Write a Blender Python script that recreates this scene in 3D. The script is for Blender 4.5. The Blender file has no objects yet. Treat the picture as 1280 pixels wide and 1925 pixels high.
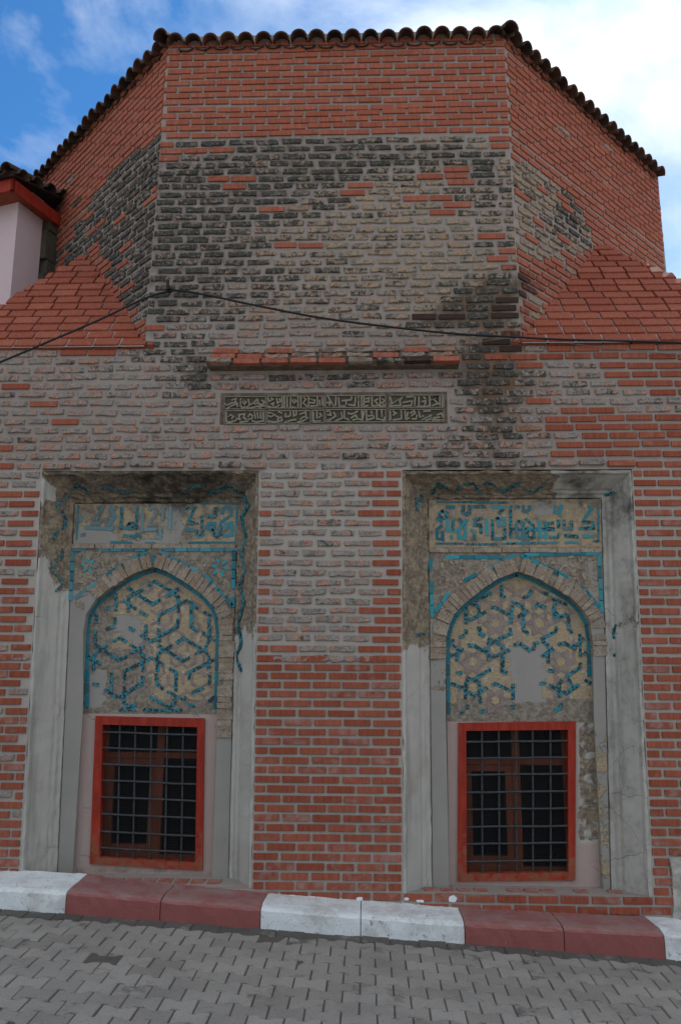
import bpy, math, random
import numpy as np
from mathutils import Matrix, Vector
random.seed(7)
S = bpy.context.scene
# ------------------------------------------------------------------ camera, sky, sun, exposure
FOC = 1470.0; YAW = math.radians(2.0); PITCH = math.radians(10.7); ROLL = 0.005; DIST = 6.2; EYE = 1.9
F_ = np.array([-math.sin(YAW)*math.cos(PITCH), math.cos(YAW)*math.cos(PITCH), math.sin(PITCH)])
R0 = np.array([math.cos(YAW), math.sin(YAW), 0.0]); U0 = np.cross(R0, F_)
R_ = R0*math.cos(ROLL)+U0*math.sin(ROLL); U_ = -R0*math.sin(ROLL)+U0*math.cos(ROLL)
C_ = np.array([0.0, -DIST, EYE])
cam = bpy.data.cameras.new('camera'); co = bpy.data.objects.new('camera', cam)
S.collection.objects.link(co); S.camera = co
cam.sensor_fit = 'VERTICAL'; cam.sensor_height = 24; cam.sensor_width = 24; cam.lens = FOC/1925*24
cam.clip_end = 2000; cam.clip_start = 0.05
co.matrix_world = Matrix(((R_[0], U_[0], -F_[0], C_[0]), (R_[1], U_[1], -F_[1], C_[1]), (R_[2], U_[2], -F_[2], C_[2]), (0, 0, 0, 1)))

SUN_EL = math.radians(44); SUN_AZ = math.radians(28)      # the sun stands behind the tomb, to the right
W = bpy.data.worlds.new('World'); S.world = W; W.use_nodes = True
def N(nt, t, **kw):
    n = nt.nodes.new(t)
    for k, v in kw.items():
        if k.startswith('i_'):
            key = k[2:]; n.inputs[int(key) if key.isdigit() else key].default_value = v
        else: setattr(n, k, v)
    return n
def build_world():
    nt = W.node_tree; nt.nodes.clear(); L = nt.links.new
    sky = N(nt, 'ShaderNodeTexSky', sky_type='NISHITA', sun_disc=False, sun_elevation=SUN_EL, sun_rotation=SUN_AZ, altitude=300, air_density=1.15, dust_density=0.4, ozone_density=2.2)
    tc = N(nt, 'ShaderNodeTexCoord')
    mp = N(nt, 'ShaderNodeMapping'); mp.inputs['Scale'].default_value = (1.0, 1.0, 1.35); mp.inputs['Location'].default_value = (3.1, 1.75, 0.4)
    L(tc.outputs['Generated'], mp.inputs[0])
    n1 = N(nt, 'ShaderNodeTexNoise', i_Scale=2.3, i_Detail=9, i_Roughness=0.57, i_Distortion=0.3); L(mp.outputs[0], n1.inputs['Vector'])
    # broad bank of cloud towards the right-hand side of the view (world +x) and low down
    sx = N(nt, 'ShaderNodeSeparateXYZ'); L(tc.outputs['Generated'], sx.inputs[0])
    gap = N(nt, 'ShaderNodeVectorMath', operation='DISTANCE'); L(tc.outputs['Generated'], gap.inputs[0]); gap.inputs[1].default_value = (-0.36, 0.66, 0.66)
    bx = N(nt, 'ShaderNodeMath', operation='MULTIPLY_ADD', i_1=0.40, i_2=-0.19); L(gap.outputs['Value'], bx.inputs[0])
    bx2 = N(nt, 'ShaderNodeMath', operation='MINIMUM', i_1=0.12); L(bx.outputs[0], bx2.inputs[0]); bx = bx2
    bz = N(nt, 'ShaderNodeMath', operation='MULTIPLY_ADD', i_1=-0.12, i_2=0.10); L(sx.outputs[2], bz.inputs[0])
    a1 = N(nt, 'ShaderNodeMath', operation='ADD'); L(bx.outputs[0], a1.inputs[0]); L(bz.outputs[0], a1.inputs[1])
    a2 = N(nt, 'ShaderNodeMath', operation='ADD'); L(a1.outputs[0], a2.inputs[0]); L(n1.outputs[0], a2.inputs[1])
    cr = N(nt, 'ShaderNodeValToRGB'); L(a2.outputs[0], cr.inputs[0])
    e = cr.color_ramp.elements; e[0].position = 0.43; e[0].color = (0, 0, 0, 1); e[1].position = 0.76; e[1].color = (1, 1, 1, 1)
    n2 = N(nt, 'ShaderNodeTexNoise', i_Scale=5.0, i_Detail=6, i_Roughness=0.5); L(mp.outputs[0], n2.inputs['Vector'])
    cc = N(nt, 'ShaderNodeValToRGB'); L(n2.outputs[0], cc.inputs[0])
    e = cc.color_ramp.elements; e[0].position = 0.40; e[0].color = (3.3, 3.65, 3.95, 1); e[1].position = 0.70; e[1].color = (6.45, 6.3, 5.95, 1)
    tint = N(nt, 'ShaderNodeMix', data_type='RGBA', blend_type='MULTIPLY'); tint.inputs[0].default_value = 1
    L(sky.outputs[0], tint.inputs[6]); tint.inputs[7].default_value = (0.19, 0.43, 0.63, 1)
    el = N(nt, 'ShaderNodeMapRange'); L(sx.outputs[2], el.inputs[0]); el.inputs[1].default_value = 0.0; el.inputs[2].default_value = 1.0; el.inputs[3].default_value = 0.52; el.inputs[4].default_value = 1.75
    cz = N(nt, 'ShaderNodeVectorMath', operation='SCALE'); L(cc.outputs[0], cz.inputs[0]); L(el.outputs[0], cz.inputs['Scale'])
    mx = N(nt, 'ShaderNodeMix', data_type='RGBA'); L(cr.outputs[0], mx.inputs[0]); L(tint.outputs[2], mx.inputs[6]); L(cz.outputs[0], mx.inputs[7])
    bg = N(nt, 'ShaderNodeBackground', i_Strength=0.1); L(mx.outputs[2], bg.inputs[0])
    out = N(nt, 'ShaderNodeOutputWorld'); L(bg.outputs[0], out.inputs[0])
build_world()
sl = bpy.data.lights.new('sun', 'SUN'); sl.energy = 3.2; sl.angle = math.radians(0.5); sl.color = (1, 0.95, 0.88)
so = bpy.data.objects.new('sun', sl); S.collection.objects.link(so)
sd = Vector((math.sin(SUN_AZ)*math.cos(SUN_EL), math.cos(SUN_AZ)*math.cos(SUN_EL), math.sin(SUN_EL)))
so.rotation_euler = (-sd).to_track_quat('-Z', 'Y').to_euler()
S.view_settings.view_transform = 'Standard'; S.view_settings.look = 'None'; S.view_settings.gamma = 1; S.view_settings.exposure = 1.2
S.view_settings.use_curve_mapping = False

# ------------------------------------------------------------------ survey helpers: where a sight line meets a surface of the place
def ray(x, y): return F_ + R_*((x-640)/FOC) + U_*((962.5-y)/FOC)
def at(x, y, d=0.0):
    r = ray(x, y); return C_ + r*((d-C_[1])/r[1])
def atp(x, y, p, n):
    r = ray(x, y); n = np.array(n); return C_ + r*(np.dot(np.array(p)-C_, n)/np.dot(r, n))
def pix(p):
    v = np.array(p, float)-C_; d = v@F_; return 640+FOC*(v@R_)/d, 962.5-FOC*(v@U_)/d
def lerp(a, b, t): return a+(b-a)*t

# ------------------------------------------------------------------ mesh helpers
class MB:
    def __init__(s): s.v = []; s.f = []; s.m = []; s.c = []
    def add(s, vs, fs, mi=0, col=(0, 0, 0)):
        b = len(s.v); s.v += [tuple(map(float, p)) for p in vs]; s.c += [col]*len(vs)
        s.f += [tuple(i+b for i in f) for f in fs]; s.m += [mi]*len(fs)
    def box(s, lo, hi, mi=0, col=(0, 0, 0), j=0.0):
        x0, y0, z0 = lo; x1, y1, z1 = hi
        vs = [(x0, y0, z0), (x1, y0, z0), (x1, y1, z0), (x0, y1, z0), (x0, y0, z1), (x1, y0, z1), (x1, y1, z1), (x0, y1, z1)]
        if j: vs = [tuple(c+random.uniform(-j, j) for c in p) for p in vs]
        s.add(vs, [(0, 3, 2, 1), (4, 5, 6, 7), (0, 1, 5, 4), (1, 2, 6, 5), (2, 3, 7, 6), (3, 0, 4, 7)], mi, col)
    def prism(s, pts, off, mi=0, col=(0, 0, 0)):   # extrude a planar polygon by a vector
        n = len(pts); off = np.array(off)
        vs = [np.array(p) for p in pts]+[np.array(p)+off for p in pts]
        s.add(vs, [tuple(range(n)), tuple(range(2*n-1, n-1, -1))]+[(i, i+n, (i+1) % n+n, (i+1) % n) for i in range(n)], mi, col)
    def mesh(s, name, mats, smooth=False):
        me = bpy.data.meshes.new(name); me.from_pydata(s.v, [], s.f)
        for m in mats: me.materials.append(m)
        if len(mats) > 1: me.polygons.foreach_set('material_index', s.m)
        if s.c and any(c != (0, 0, 0) for c in s.c):
            at_ = me.color_attributes.new('tone', 'FLOAT_COLOR', 'POINT')
            at_.data.foreach_set('color', np.array([(c[0], c[1], c[2], 1) for c in s.c], np.float32).ravel())
        if smooth: me.polygons.foreach_set('use_smooth', [True]*len(me.polygons))
        me.update(); return me
    def fix(s, me):
        import bmesh
        bm = bmesh.new(); bm.from_mesh(me); bmesh.ops.recalc_face_normals(bm, faces=bm.faces); bm.to_mesh(me); bm.free()
    def build(s, name, mats, parent=None, smooth=False, kind=None, fix=True):
        if not isinstance(mats, (list, tuple)): mats = [mats]
        me = s.mesh(name, mats, smooth)
        if fix: s.fix(me)
        return link(name, me, parent, kind)
def link(name, me, parent=None, kind=None):
    o = bpy.data.objects.new(name, me); S.collection.objects.link(o); o.color = (0, 0, 0, 1)
    if parent: o.parent = parent
    if kind: o['kind'] = kind
    return o
def empty(name, loc=(0, 0, 0)):
    o = bpy.data.objects.new(name, None); S.collection.objects.link(o); o.location = loc; o.empty_display_size = 0.2; return o
def thing(o, label, cat, group=None):
    o['label'] = label; o['category'] = cat
    if group: o['group'] = group
    return o

# ------------------------------------------------------------------ materials
def mat(name, fn, rough=0.9):
    m = bpy.data.materials.new(name); m.use_nodes = True; nt = m.node_tree; nt.nodes.clear()
    b = N(nt, 'ShaderNodeBsdfPrincipled'); b.inputs['Roughness'].default_value = rough
    b.inputs['Specular IOR Level'].default_value = 0.25
    o = N(nt, 'ShaderNodeOutputMaterial'); nt.links.new(b.outputs[0], o.inputs[0])
    fn(G(nt, b)); return m
class G:                                     # small node-writing helper
    def __init__(s, nt, b): s.nt = nt; s.b = b; s.L = nt.links.new; s._p = None
    @property
    def pos(s):
        if not s._p: s._p = N(s.nt, 'ShaderNodeNewGeometry').outputs['Position']
        return s._p
    def scaled(s, v, sc):
        m = N(s.nt, 'ShaderNodeMapping'); m.inputs['Scale'].default_value = sc; s.L(v, m.inputs[0]); return m.outputs[0]
    def noise(s, sc, det=4, rough=0.55, dist=0.0, vec=None, out=0):
        n = N(s.nt, 'ShaderNodeTexNoise', i_Scale=sc, i_Detail=det, i_Roughness=rough, i_Distortion=dist); s.L(vec or s.pos, n.inputs['Vector']); return n.outputs[out]
    def vor(s, sc, feat='F1', out=0, vec=None, rnd=1.0):
        n = N(s.nt, 'ShaderNodeTexVoronoi', feature=feat, i_Scale=sc); n.inputs['Randomness'].default_value = rnd; s.L(vec or s.pos, n.inputs['Vector']); return n.outputs[out]
    def ramp(s, v, a, b, ca=(0, 0, 0), cb=(1, 1, 1)):
        n = N(s.nt, 'ShaderNodeValToRGB'); s.L(v, n.inputs[0]); e = n.color_ramp.elements
        e[0].position = a; e[0].color = (*ca, 1); e[1].position = b; e[1].color = (*cb, 1); return n.outputs[0]
    def mix(s, f, a, b, mode='MIX'):
        n = N(s.nt, 'ShaderNodeMix', data_type='RGBA', blend_type=mode)
        for sock, v in ((n.inputs[0], f), (n.inputs[6], a), (n.inputs[7], b)):
            if isinstance(v, (int, float)): sock.default_value = v
            elif isinstance(v, tuple): sock.default_value = (*v, 1)
            else: s.L(v, sock)
        return n.outputs[2]
    def math(s, op, a, b=0.0, c=0.0):
        n = N(s.nt, 'ShaderNodeMath', operation=op)
        for i, v in enumerate((a, b, c)):
            if isinstance(v, (int, float)): n.inputs[i].default_value = v
            else: s.L(v, n.inputs[i])
        return n.outputs[0]
    def sstep(s, v, a, b):
        n = N(s.nt, 'ShaderNodeMapRange', interpolation_type='SMOOTHSTEP'); s.L(v, n.inputs[0])
        n.inputs[1].default_value = a; n.inputs[2].default_value = b; return n.outputs[0]
    def tone(s):
        oi = N(s.nt, 'ShaderNodeObjectInfo'); a = N(s.nt, 'ShaderNodeAttribute', attribute_name='tone')
        v = N(s.nt, 'ShaderNodeVectorMath', operation='ADD'); s.L(oi.outputs['Color'], v.inputs[0]); s.L(a.outputs['Color'], v.inputs[1])
        x = N(s.nt, 'ShaderNodeSeparateXYZ'); s.L(v.outputs[0], x.inputs[0]); return x.outputs
    def color(s, c): s.L(c, s.b.inputs['Base Color']) if not isinstance(c, tuple) else setattr(s.b.inputs['Base Color'], 'default_value', (*c, 1))
    def bump(s, h, strength=0.5, dist=0.004):
        n = N(s.nt, 'ShaderNodeBump', i_Strength=strength, i_Distance=dist); s.L(h, n.inputs['Height']); s.L(n.outputs[0], s.b.inputs['Normal'])
    def rough(s, v): s.L(v, s.b.inputs['Roughness'])

def m_new(g):
    t = g.tone(); dark, smear, rnd = t[0], t[1], t[2]
    c = g.mix(rnd, (0.255, 0.062, 0.033), (0.37, 0.115, 0.070))
    st = g.noise(60, 3, 0.6, vec=g.scaled(g.pos, (1, 1, 0.12)))
    c = g.mix(g.ramp(st, 0.35, 0.7, (0.78,)*3, (1.12,)*3), (0, 0, 0), c, 'MIX') if False else g.mix(0.55, c, g.mix(1.0, c, g.ramp(st, 0.35, 0.68, (0.62,)*3, (1.3,)*3), 'MULTIPLY'))
    n = g.noise(14, 5, 0.65)
    sm = g.sstep(g.math('ADD', n, g.math('MULTIPLY', smear, 0.35)), 0.62, 0.92)
    c = g.mix(g.math('MULTIPLY', sm, 0.38), c, (0.38, 0.33, 0.31))
    dk = g.sstep(g.math('ADD', g.noise(22, 5, 0.7), g.math('MULTIPLY', dark, 0.8)), 0.66, 1.1)
    c = g.mix(g.math('MULTIPLY', dk, 0.95), c, (0.03, 0.022, 0.018))
    c = g.mix(g.sstep(g.noise(160, 2, 0.5), 0.68, 0.8), c, (0.16, 0.05, 0.04))
    g.color(c); g.bump(g.math('ADD', g.math('MULTIPLY', st, 0.6), g.noise(130, 4, 0.7)), 0.55, 0.003)
def m_old(g):
    t = g.tone(); dark, tan, rnd = t[0], t[1], t[2]
    off = N(g.nt, 'ShaderNodeVectorMath', operation='ADD'); k3 = N(g.nt, 'ShaderNodeCombineXYZ')
    for i in range(3): g.L(g.math('MULTIPLY', rnd, 31.0+7*i), k3.inputs[i])
    g.L(g.pos, off.inputs[0]); g.L(k3.outputs[0], off.inputs[1]); v = off.outputs[0]     # every brick has its own weathering
    c = g.mix(tan, (0.27, 0.24, 0.218), (0.295, 0.24, 0.178))
    worn = g.mix(tan, (0.40, 0.20, 0.135), (0.38, 0.25, 0.155))
    c = g.mix(g.math('MULTIPLY', g.sstep(g.noise(11, 6, 0.66, 0.3, v), 0.46, 0.60), 0.85), c, worn)
    c = g.mix(g.math('MULTIPLY', g.sstep(g.noise(17, 6, 0.7, 0.3, v), 0.53, 0.66), 0.7), c, (0.115, 0.11, 0.105))
    c = g.mix(g.math('MULTIPLY', g.sstep(g.math('ADD', rnd, g.math('MULTIPLY', g.noise(9, 3, vec=v), 0.5)), 0.98, 1.25), 0.75), c, (0.27, 0.12, 0.06))   # rusty ones
    c = g.mix(1.0, c, g.ramp(g.noise(85, 5, 0.75, vec=v), 0.32, 0.68, (0.5,)*3, (1.45,)*3), 'MULTIPLY')
    c = g.mix(g.sstep(g.noise(40, 5, 0.75, vec=v), 0.60, 0.71), c, (0.46, 0.43, 0.39))               # lime
    k = g.math('ADD', g.noise(20, 8, 0.8, 0.6, v), g.math('MULTIPLY', dark, 0.185))
    dk = g.sstep(k, 0.565, 0.665)
    c = g.mix(g.math('MULTIPLY', dk, 0.95), c, g.mix(g.sstep(g.noise(60, 4, 0.7, vec=v), 0.42, 0.66), (0.026, 0.030, 0.028), (0.09, 0.09, 0.08)))
    c = g.mix(g.math('MULTIPLY', g.sstep(g.noise(55, 3, 0.8, 0.8, v), 0.64, 0.71), 0.8), c, (0.48, 0.46, 0.43))
    g.color(c)
    g.bump(g.math('ADD', g.noise(45, 6, 0.75, vec=v), g.math('MULTIPLY', g.vor(60, vec=v), -0.4)), 0.7, 0.006)
def m_mortar(g):
    t = g.tone()
    c = g.mix(g.noise(7, 4), (0.285, 0.245, 0.22), (0.385, 0.33, 0.298))
    c = g.mix(t[1], c, g.mix(0.6, c, (0.45, 0.425, 0.375)))
    c = g.mix(g.math('MULTIPLY', g.sstep(g.noise(120, 3, 0.6), 0.55, 0.75), 0.6), c, (0.2, 0.19, 0.185))
    dk = g.sstep(g.math('ADD', g.noise(11, 6, 0.7), g.math('MULTIPLY', t[0], 0.75)), 0.68, 1.2)
    c = g.mix(g.math('MULTIPLY', dk, 0.9), c, (0.075, 0.052, 0.033))
    c = g.mix(g.math('MULTIPLY', t[2], g.sstep(g.noise(9, 5, 0.7), 0.35, 0.75)), c, (0.2, 0.11, 0.05))
    g.color(c); g.bump(g.math('ADD', g.noise(160, 4, 0.7), g.math('MULTIPLY', g.noise(25, 3), 0.8)), 0.8, 0.006)
def m_plaster(g):       # R wear to old ochre masonry, G soot and painted shade, B pink wash
    t = g.tone(); n = g.noise(9, 7, 0.68, 0.3)
    c = g.mix(g.noise(4, 4), (0.37, 0.355, 0.325), (0.53, 0.51, 0.465))
    vst = g.noise(7, 5, 0.65, vec=g.scaled(g.pos, (1, 1, 0.13)))
    c = g.mix(g.math('MULTIPLY', g.sstep(vst, 0.46, 0.70), 0.55), c, (0.22, 0.215, 0.20))
    c = g.mix(g.math('MULTIPLY', g.sstep(g.noise(2.6, 6, 0.7), 0.5, 0.68), 0.4), c, (0.30, 0.255, 0.19))
    c = g.mix(g.sstep(t[2], 0.2, 0.8), c, g.mix(g.noise(6, 5), (0.42, 0.30, 0.265), (0.46, 0.375, 0.345)))
    w = g.sstep(g.math('ADD', t[0], g.math('MULTIPLY', g.math('SUBTRACT', n, 0.5), 1.3)), 0.44, 0.56)
    och = g.mix(g.sstep(g.noise(13, 6, 0.7), 0.35, 0.62), (0.36, 0.29, 0.20), (0.20, 0.155, 0.12))
    och = g.mix(g.sstep(g.noise(38, 5, 0.7), 0.52, 0.68), och, (0.42, 0.37, 0.30))
    c = g.mix(w, c, och)
    # hairline cracks
    cr = g.vor(2.1, 'DISTANCE_TO_EDGE', vec=g.mix(0.12, g.pos, g.noise(5, 4, out=1)))
    crk = g.math('MULTIPLY', g.math('SUBTRACT', 1.0, g.sstep(cr, 0.0, 0.007)), g.math('MULTIPLY', g.sstep(g.noise(1.7, 3), 0.45, 0.65), 0.4))
    c = g.mix(crk, c, (0.07, 0.065, 0.06))
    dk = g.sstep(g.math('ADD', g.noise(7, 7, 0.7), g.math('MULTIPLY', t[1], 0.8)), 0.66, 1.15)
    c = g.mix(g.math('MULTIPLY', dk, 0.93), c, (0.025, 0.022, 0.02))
    g.color(c)
    hb = g.math('ADD', g.math('MULTIPLY', g.math('MULTIPLY', w, g.math('ADD', g.noise(26, 6, 0.75), g.math('MULTIPLY', g.vor(22), -1.0))), 2.4), g.math('ADD', g.math('MULTIPLY', w, -0.5), g.math('MULTIPLY', g.noise(110, 4, 0.7), 0.35)))
    g.bump(g.math('SUBTRACT', hb, crk), 0.9, 0.01)
def m_panel(g):         # tan mosaic ground with cement repair patches (R = patch, G = soot, B = coarse bare brickwork)
    t = g.tone()
    c = g.mix(g.sstep(g.noise(10, 5, 0.6), 0.38, 0.64), (0.42, 0.325, 0.205), (0.35, 0.28, 0.205))
    c = g.mix(g.sstep(g.noise(20, 5, 0.7), 0.54, 0.68), c, (0.50, 0.45, 0.34))
    c = g.mix(g.math('MULTIPLY', g.sstep(g.noise(30, 5, 0.75), 0.53, 0.68), 0.75), c, (0.19, 0.15, 0.12))
    rg = g.mix(g.sstep(g.noise(18, 6, 0.7), 0.4, 0.6), (0.185, 0.155, 0.125), (0.30, 0.26, 0.21))
    c = g.mix(g.sstep(g.math('ADD', t[2], g.math('MULTIPLY', g.math('SUBTRACT', g.noise(11, 5), 0.5), 1.0)), 0.4, 0.6), c, rg)
    p = g.sstep(g.math('ADD', t[0], g.math('MULTIPLY', g.math('SUBTRACT', g.noise(9, 7, 0.68), 0.5), 1.9)), 0.46, 0.54)
    c = g.mix(p, c, g.mix(g.noise(6, 5), (0.26, 0.247, 0.225), (0.345, 0.327, 0.298)))
    dk = g.sstep(g.math('ADD', g.noise(8, 6, 0.7), g.math('MULTIPLY', t[1], 0.8)), 0.66, 1.15)
    c = g.mix(g.math('MULTIPLY', dk, 0.9), c, (0.03, 0.027, 0.024))
    g.color(c)
    h = g.math('MULTIPLY', g.math('SUBTRACT', 1.0, p), g.math('ADD', g.noise(32, 6, 0.75), g.math('MULTIPLY', g.vor(28, 'DISTANCE_TO_EDGE'), 1.2)))
    g.bump(h, 0.9, 0.009)
def m_mosaic(g):
    v = g.vor(62, 'F1', 1)
    x = N(g.nt, 'ShaderNodeSeparateColor'); g.L(v, x.inputs[0])
    t = g.tone()
    c = g.mix(g.ramp(x.outputs[0], 0.48, 0.54), (0.006, 0.016, 0.022), (0.016, 0.25, 0.33))
    c = g.mix(g.sstep(g.vor(62, 'DISTANCE_TO_EDGE'), 0.08, 0.03), c, (0.03, 0.15, 0.18))
    c = g.mix(g.math('MULTIPLY', t[1], 0.75), c, (0.24, 0.27, 0.26))
    c = g.mix(g.math('MULTIPLY', t[0], 0.8), c, (0.02, 0.035, 0.04))
    c = g.mix(g.sstep(g.noise(26, 4, 0.7), 0.62, 0.72), c, (0.24, 0.2, 0.16))
    g.color(c); g.rough(g.ramp(g.noise(20), 0.4, 0.6, (0.25,)*3, (0.55,)*3)); g.bump(g.vor(75), 0.5, 0.002)
def m_glaze(g):
    t = g.tone()
    c = g.mix(t[2], (0.012, 0.155, 0.22), (0.035, 0.31, 0.37))
    c = g.mix(g.math('MULTIPLY', t[0], 0.85), c, (0.012, 0.045, 0.055))
    c = g.mix(g.math('MULTIPLY', t[1], 0.75), c, (0.24, 0.26, 0.25))
    c = g.mix(g.sstep(g.noise(30, 5, 0.7), 0.60, 0.70), c, (0.20, 0.19, 0.16))
    g.color(c); g.rough(g.ramp(g.noise(20), 0.4, 0.6, (0.28,)*3, (0.6,)*3)); g.bump(g.noise(40, 5), 0.5, 0.003)
def m_bed(g):
    g.color(g.mix(g.sstep(g.noise(16, 5, 0.7), 0.38, 0.6), (0.215, 0.17, 0.16), (0.29, 0.24, 0.215))); g.bump(g.noise(60, 5, 0.7), 0.8, 0.005)
def m_arch(g):
    t = g.tone()
    c = g.mix(g.sstep(g.noise(18, 6, 0.7), 0.4, 0.62), (0.30, 0.24, 0.185), (0.40, 0.345, 0.275))
    c = g.mix(t[2], c, g.mix(0.6, c, (0.24, 0.16, 0.11)))
    c = g.mix(g.sstep(g.noise(55, 4, 0.7), 0.54, 0.66), c, (0.15, 0.12, 0.1))
    g.color(c); g.bump(g.noise(45, 6, 0.75), 1.0, 0.008)
def m_carved(g):
    c = g.mix(g.noise(10, 5), (0.19, 0.17, 0.125), (0.31, 0.28, 0.215))
    c = g.mix(g.sstep(g.noise(6, 4), 0.5, 0.72), c, (0.27, 0.25, 0.17))
    c = g.mix(g.sstep(g.noise(40, 5, 0.7), 0.52, 0.7), c, (0.09, 0.085, 0.075))
    g.color(c); g.bump(g.noise(90, 5, 0.7), 0.7, 0.004)
def m_ground_carved(g):
    g.color(g.mix(g.noise(20, 5), (0.045, 0.04, 0.03), (0.10, 0.09, 0.065))); g.bump(g.noise(80, 4), 0.6, 0.004)
def m_redwood(g):
    st = g.noise(22, 5, 0.65, vec=g.scaled(g.pos, (1, 1, 0.2)))
    c = g.mix(g.sstep(st, 0.35, 0.7), (0.25, 0.021, 0.011), (0.36, 0.036, 0.017))
    z = N(g.nt, 'ShaderNodeSeparateXYZ'); g.L(g.pos, z.inputs[0])
    wr = g.math('ADD', g.noise(17, 6, 0.72), g.math('MULTIPLY', g.sstep(z.outputs[2], 0.75, 0.3), 0.22))
    c = g.mix(g.math('MULTIPLY', g.sstep(wr, 0.58, 0.8), 0.7), c, (0.25, 0.11, 0.06))
    c = g.mix(g.sstep(g.noise(70, 3), 0.66, 0.74), c, (0.10, 0.04, 0.025))
    g.color(c); g.b.inputs['Roughness'].default_value = 0.62; g.bump(st, 0.35, 0.003)
def m_redwood_dull(g):
    st = g.noise(22, 5, 0.65, vec=g.scaled(g.pos, (1, 1, 0.2)))
    g.color(g.mix(g.sstep(st, 0.35, 0.7), (0.20, 0.05, 0.02), (0.28, 0.078, 0.036))); g.bump(st, 0.35, 0.003)
def m_iron(g):
    c = g.mix(g.sstep(g.noise(40, 5, 0.7), 0.5, 0.7), (0.045, 0.048, 0.052), (0.085, 0.088, 0.09)); g.color(c)
    g.b.inputs['Roughness'].default_value = 0.6; g.bump(g.noise(120, 3), 0.5, 0.002)
def m_screen(g): g.color((0.03, 0.03, 0.032))
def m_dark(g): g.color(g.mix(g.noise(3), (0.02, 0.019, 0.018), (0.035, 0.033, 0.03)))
def m_tile(g):
    t = g.tone()
    c = g.mix(g.sstep(g.noise(9, 5, 0.65), 0.35, 0.65), (0.042, 0.026, 0.021), (0.022, 0.019, 0.017))
    c = g.mix(t[2], c, g.mix(0.5, c, (0.2, 0.09, 0.055)))
    c = g.mix(g.sstep(g.noise(28, 5, 0.7), 0.5, 0.66), c, (0.035, 0.036, 0.03)); g.color(c); g.bump(g.noise(60, 5, 0.7), 0.6, 0.005)
def m_white(g):
    n = g.noise(24, 6, 0.72)
    c = g.mix(g.noise(5, 4), (0.64, 0.68, 0.70), (0.78, 0.80, 0.80))
    c = g.mix(g.math('MULTIPLY', g.sstep(g.noise(4.2, 7, 0.72), 0.43, 0.66), 0.6), c, (0.40, 0.39, 0.365))
    c = g.mix(g.sstep(n, 0.60, 0.67), c, (0.24, 0.225, 0.21))
    c = g.mix(g.math('MULTIPLY', g.sstep(g.noise(90, 3), 0.62, 0.7), 0.6), c, (0.2, 0.19, 0.18)); g.color(c); g.bump(g.math('ADD', g.noise(60, 5, 0.7), g.math('MULTIPLY', n, -0.5)), 0.7, 0.006)
def m_redpaint(g):
    geo = N(g.nt, 'ShaderNodeNewGeometry'); sx = N(g.nt, 'ShaderNodeSeparateXYZ'); g.L(geo.outputs['Normal'], sx.inputs[0])
    c = g.mix(g.noise(6, 5), (0.235, 0.072, 0.066), (0.30, 0.10, 0.092))
    dust = g.math('MULTIPLY', g.math('MULTIPLY', g.sstep(sx.outputs[2], 0.45, 0.95), g.sstep(g.noise(5, 6, 0.7), 0.28, 0.7)), 0.6)
    c = g.mix(dust, c, (0.30, 0.245, 0.225))
    c = g.mix(g.math('MULTIPLY', g.sstep(g.noise(26, 6, 0.72), 0.62, 0.72), 0.7), c, (0.33, 0.26, 0.24))
    c = g.mix(g.sstep(g.noise(120, 2), 0.66, 0.74), c, (0.08, 0.03, 0.03)); g.color(c); g.bump(g.noise(60, 5, 0.7), 0.8, 0.006)
def m_paver(g):
    t = g.tone()
    c = g.mix(t[2], (0.25, 0.23, 0.205), (0.335, 0.312, 0.28))
    c = g.mix(g.math('MULTIPLY', g.sstep(g.noise(2.2, 5, 0.6), 0.4, 0.7), 0.4), c, (0.145, 0.135, 0.122))
    c = g.mix(g.sstep(g.noise(140, 3, 0.6), 0.55, 0.72), c, (0.30, 0.29, 0.28))
    c = g.mix(g.sstep(g.noise(110, 3, 0.6), 0.58, 0.72), c, (0.09, 0.087, 0.082))
    c = g.mix(g.math('MULTIPLY', g.sstep(g.math('ADD', g.noise(5.5, 7, 0.74), g.math('MULTIPLY', t[0], 0.6)), 0.60, 0.80), 0.72), c, (0.035, 0.032, 0.027))
    g.color(c); g.bump(g.math('ADD', g.noise(170, 4, 0.7), g.math('MULTIPLY', g.noise(30, 4), 0.6)), 0.8, 0.005)
def m_dirt(g):
    c = g.mix(g.noise(14, 6, 0.7), (0.07, 0.064, 0.054), (0.17, 0.155, 0.135))
    c = g.mix(g.sstep(g.noise(3.5, 5, 0.6), 0.6, 0.75), c, (0.045, 0.06, 0.025)); g.color(c); g.bump(g.noise(120, 5, 0.7), 1.0, 0.01)
def m_far(g):
    g.color(g.mix(g.noise(1.5, 6, 0.6), (0.19, 0.18, 0.165), (0.26, 0.245, 0.22))); g.bump(g.noise(30, 5), 0.5, 0.01)
def m_pink(g):
    c = g.mix(g.noise(3, 5), (0.52, 0.40, 0.43), (0.60, 0.47, 0.49)); g.color(c); g.bump(g.noise(90, 4, 0.7), 0.4, 0.003)
def m_stone(g):
    c = g.mix(g.sstep(g.noise(12, 6, 0.7), 0.4, 0.62), (0.36, 0.33, 0.295), (0.50, 0.475, 0.44)); g.color(c); g.bump(g.noise(38, 6, 0.75), 1.0, 0.012)
def m_black(g): g.color((0.012, 0.012, 0.013))
def m_wire(g): g.color((0.20, 0.18, 0.16))
def m_paint(g): g.color((0.72, 0.75, 0.77)); g.bump(g.noise(80, 4), 0.5, 0.003)
M = {}
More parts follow.
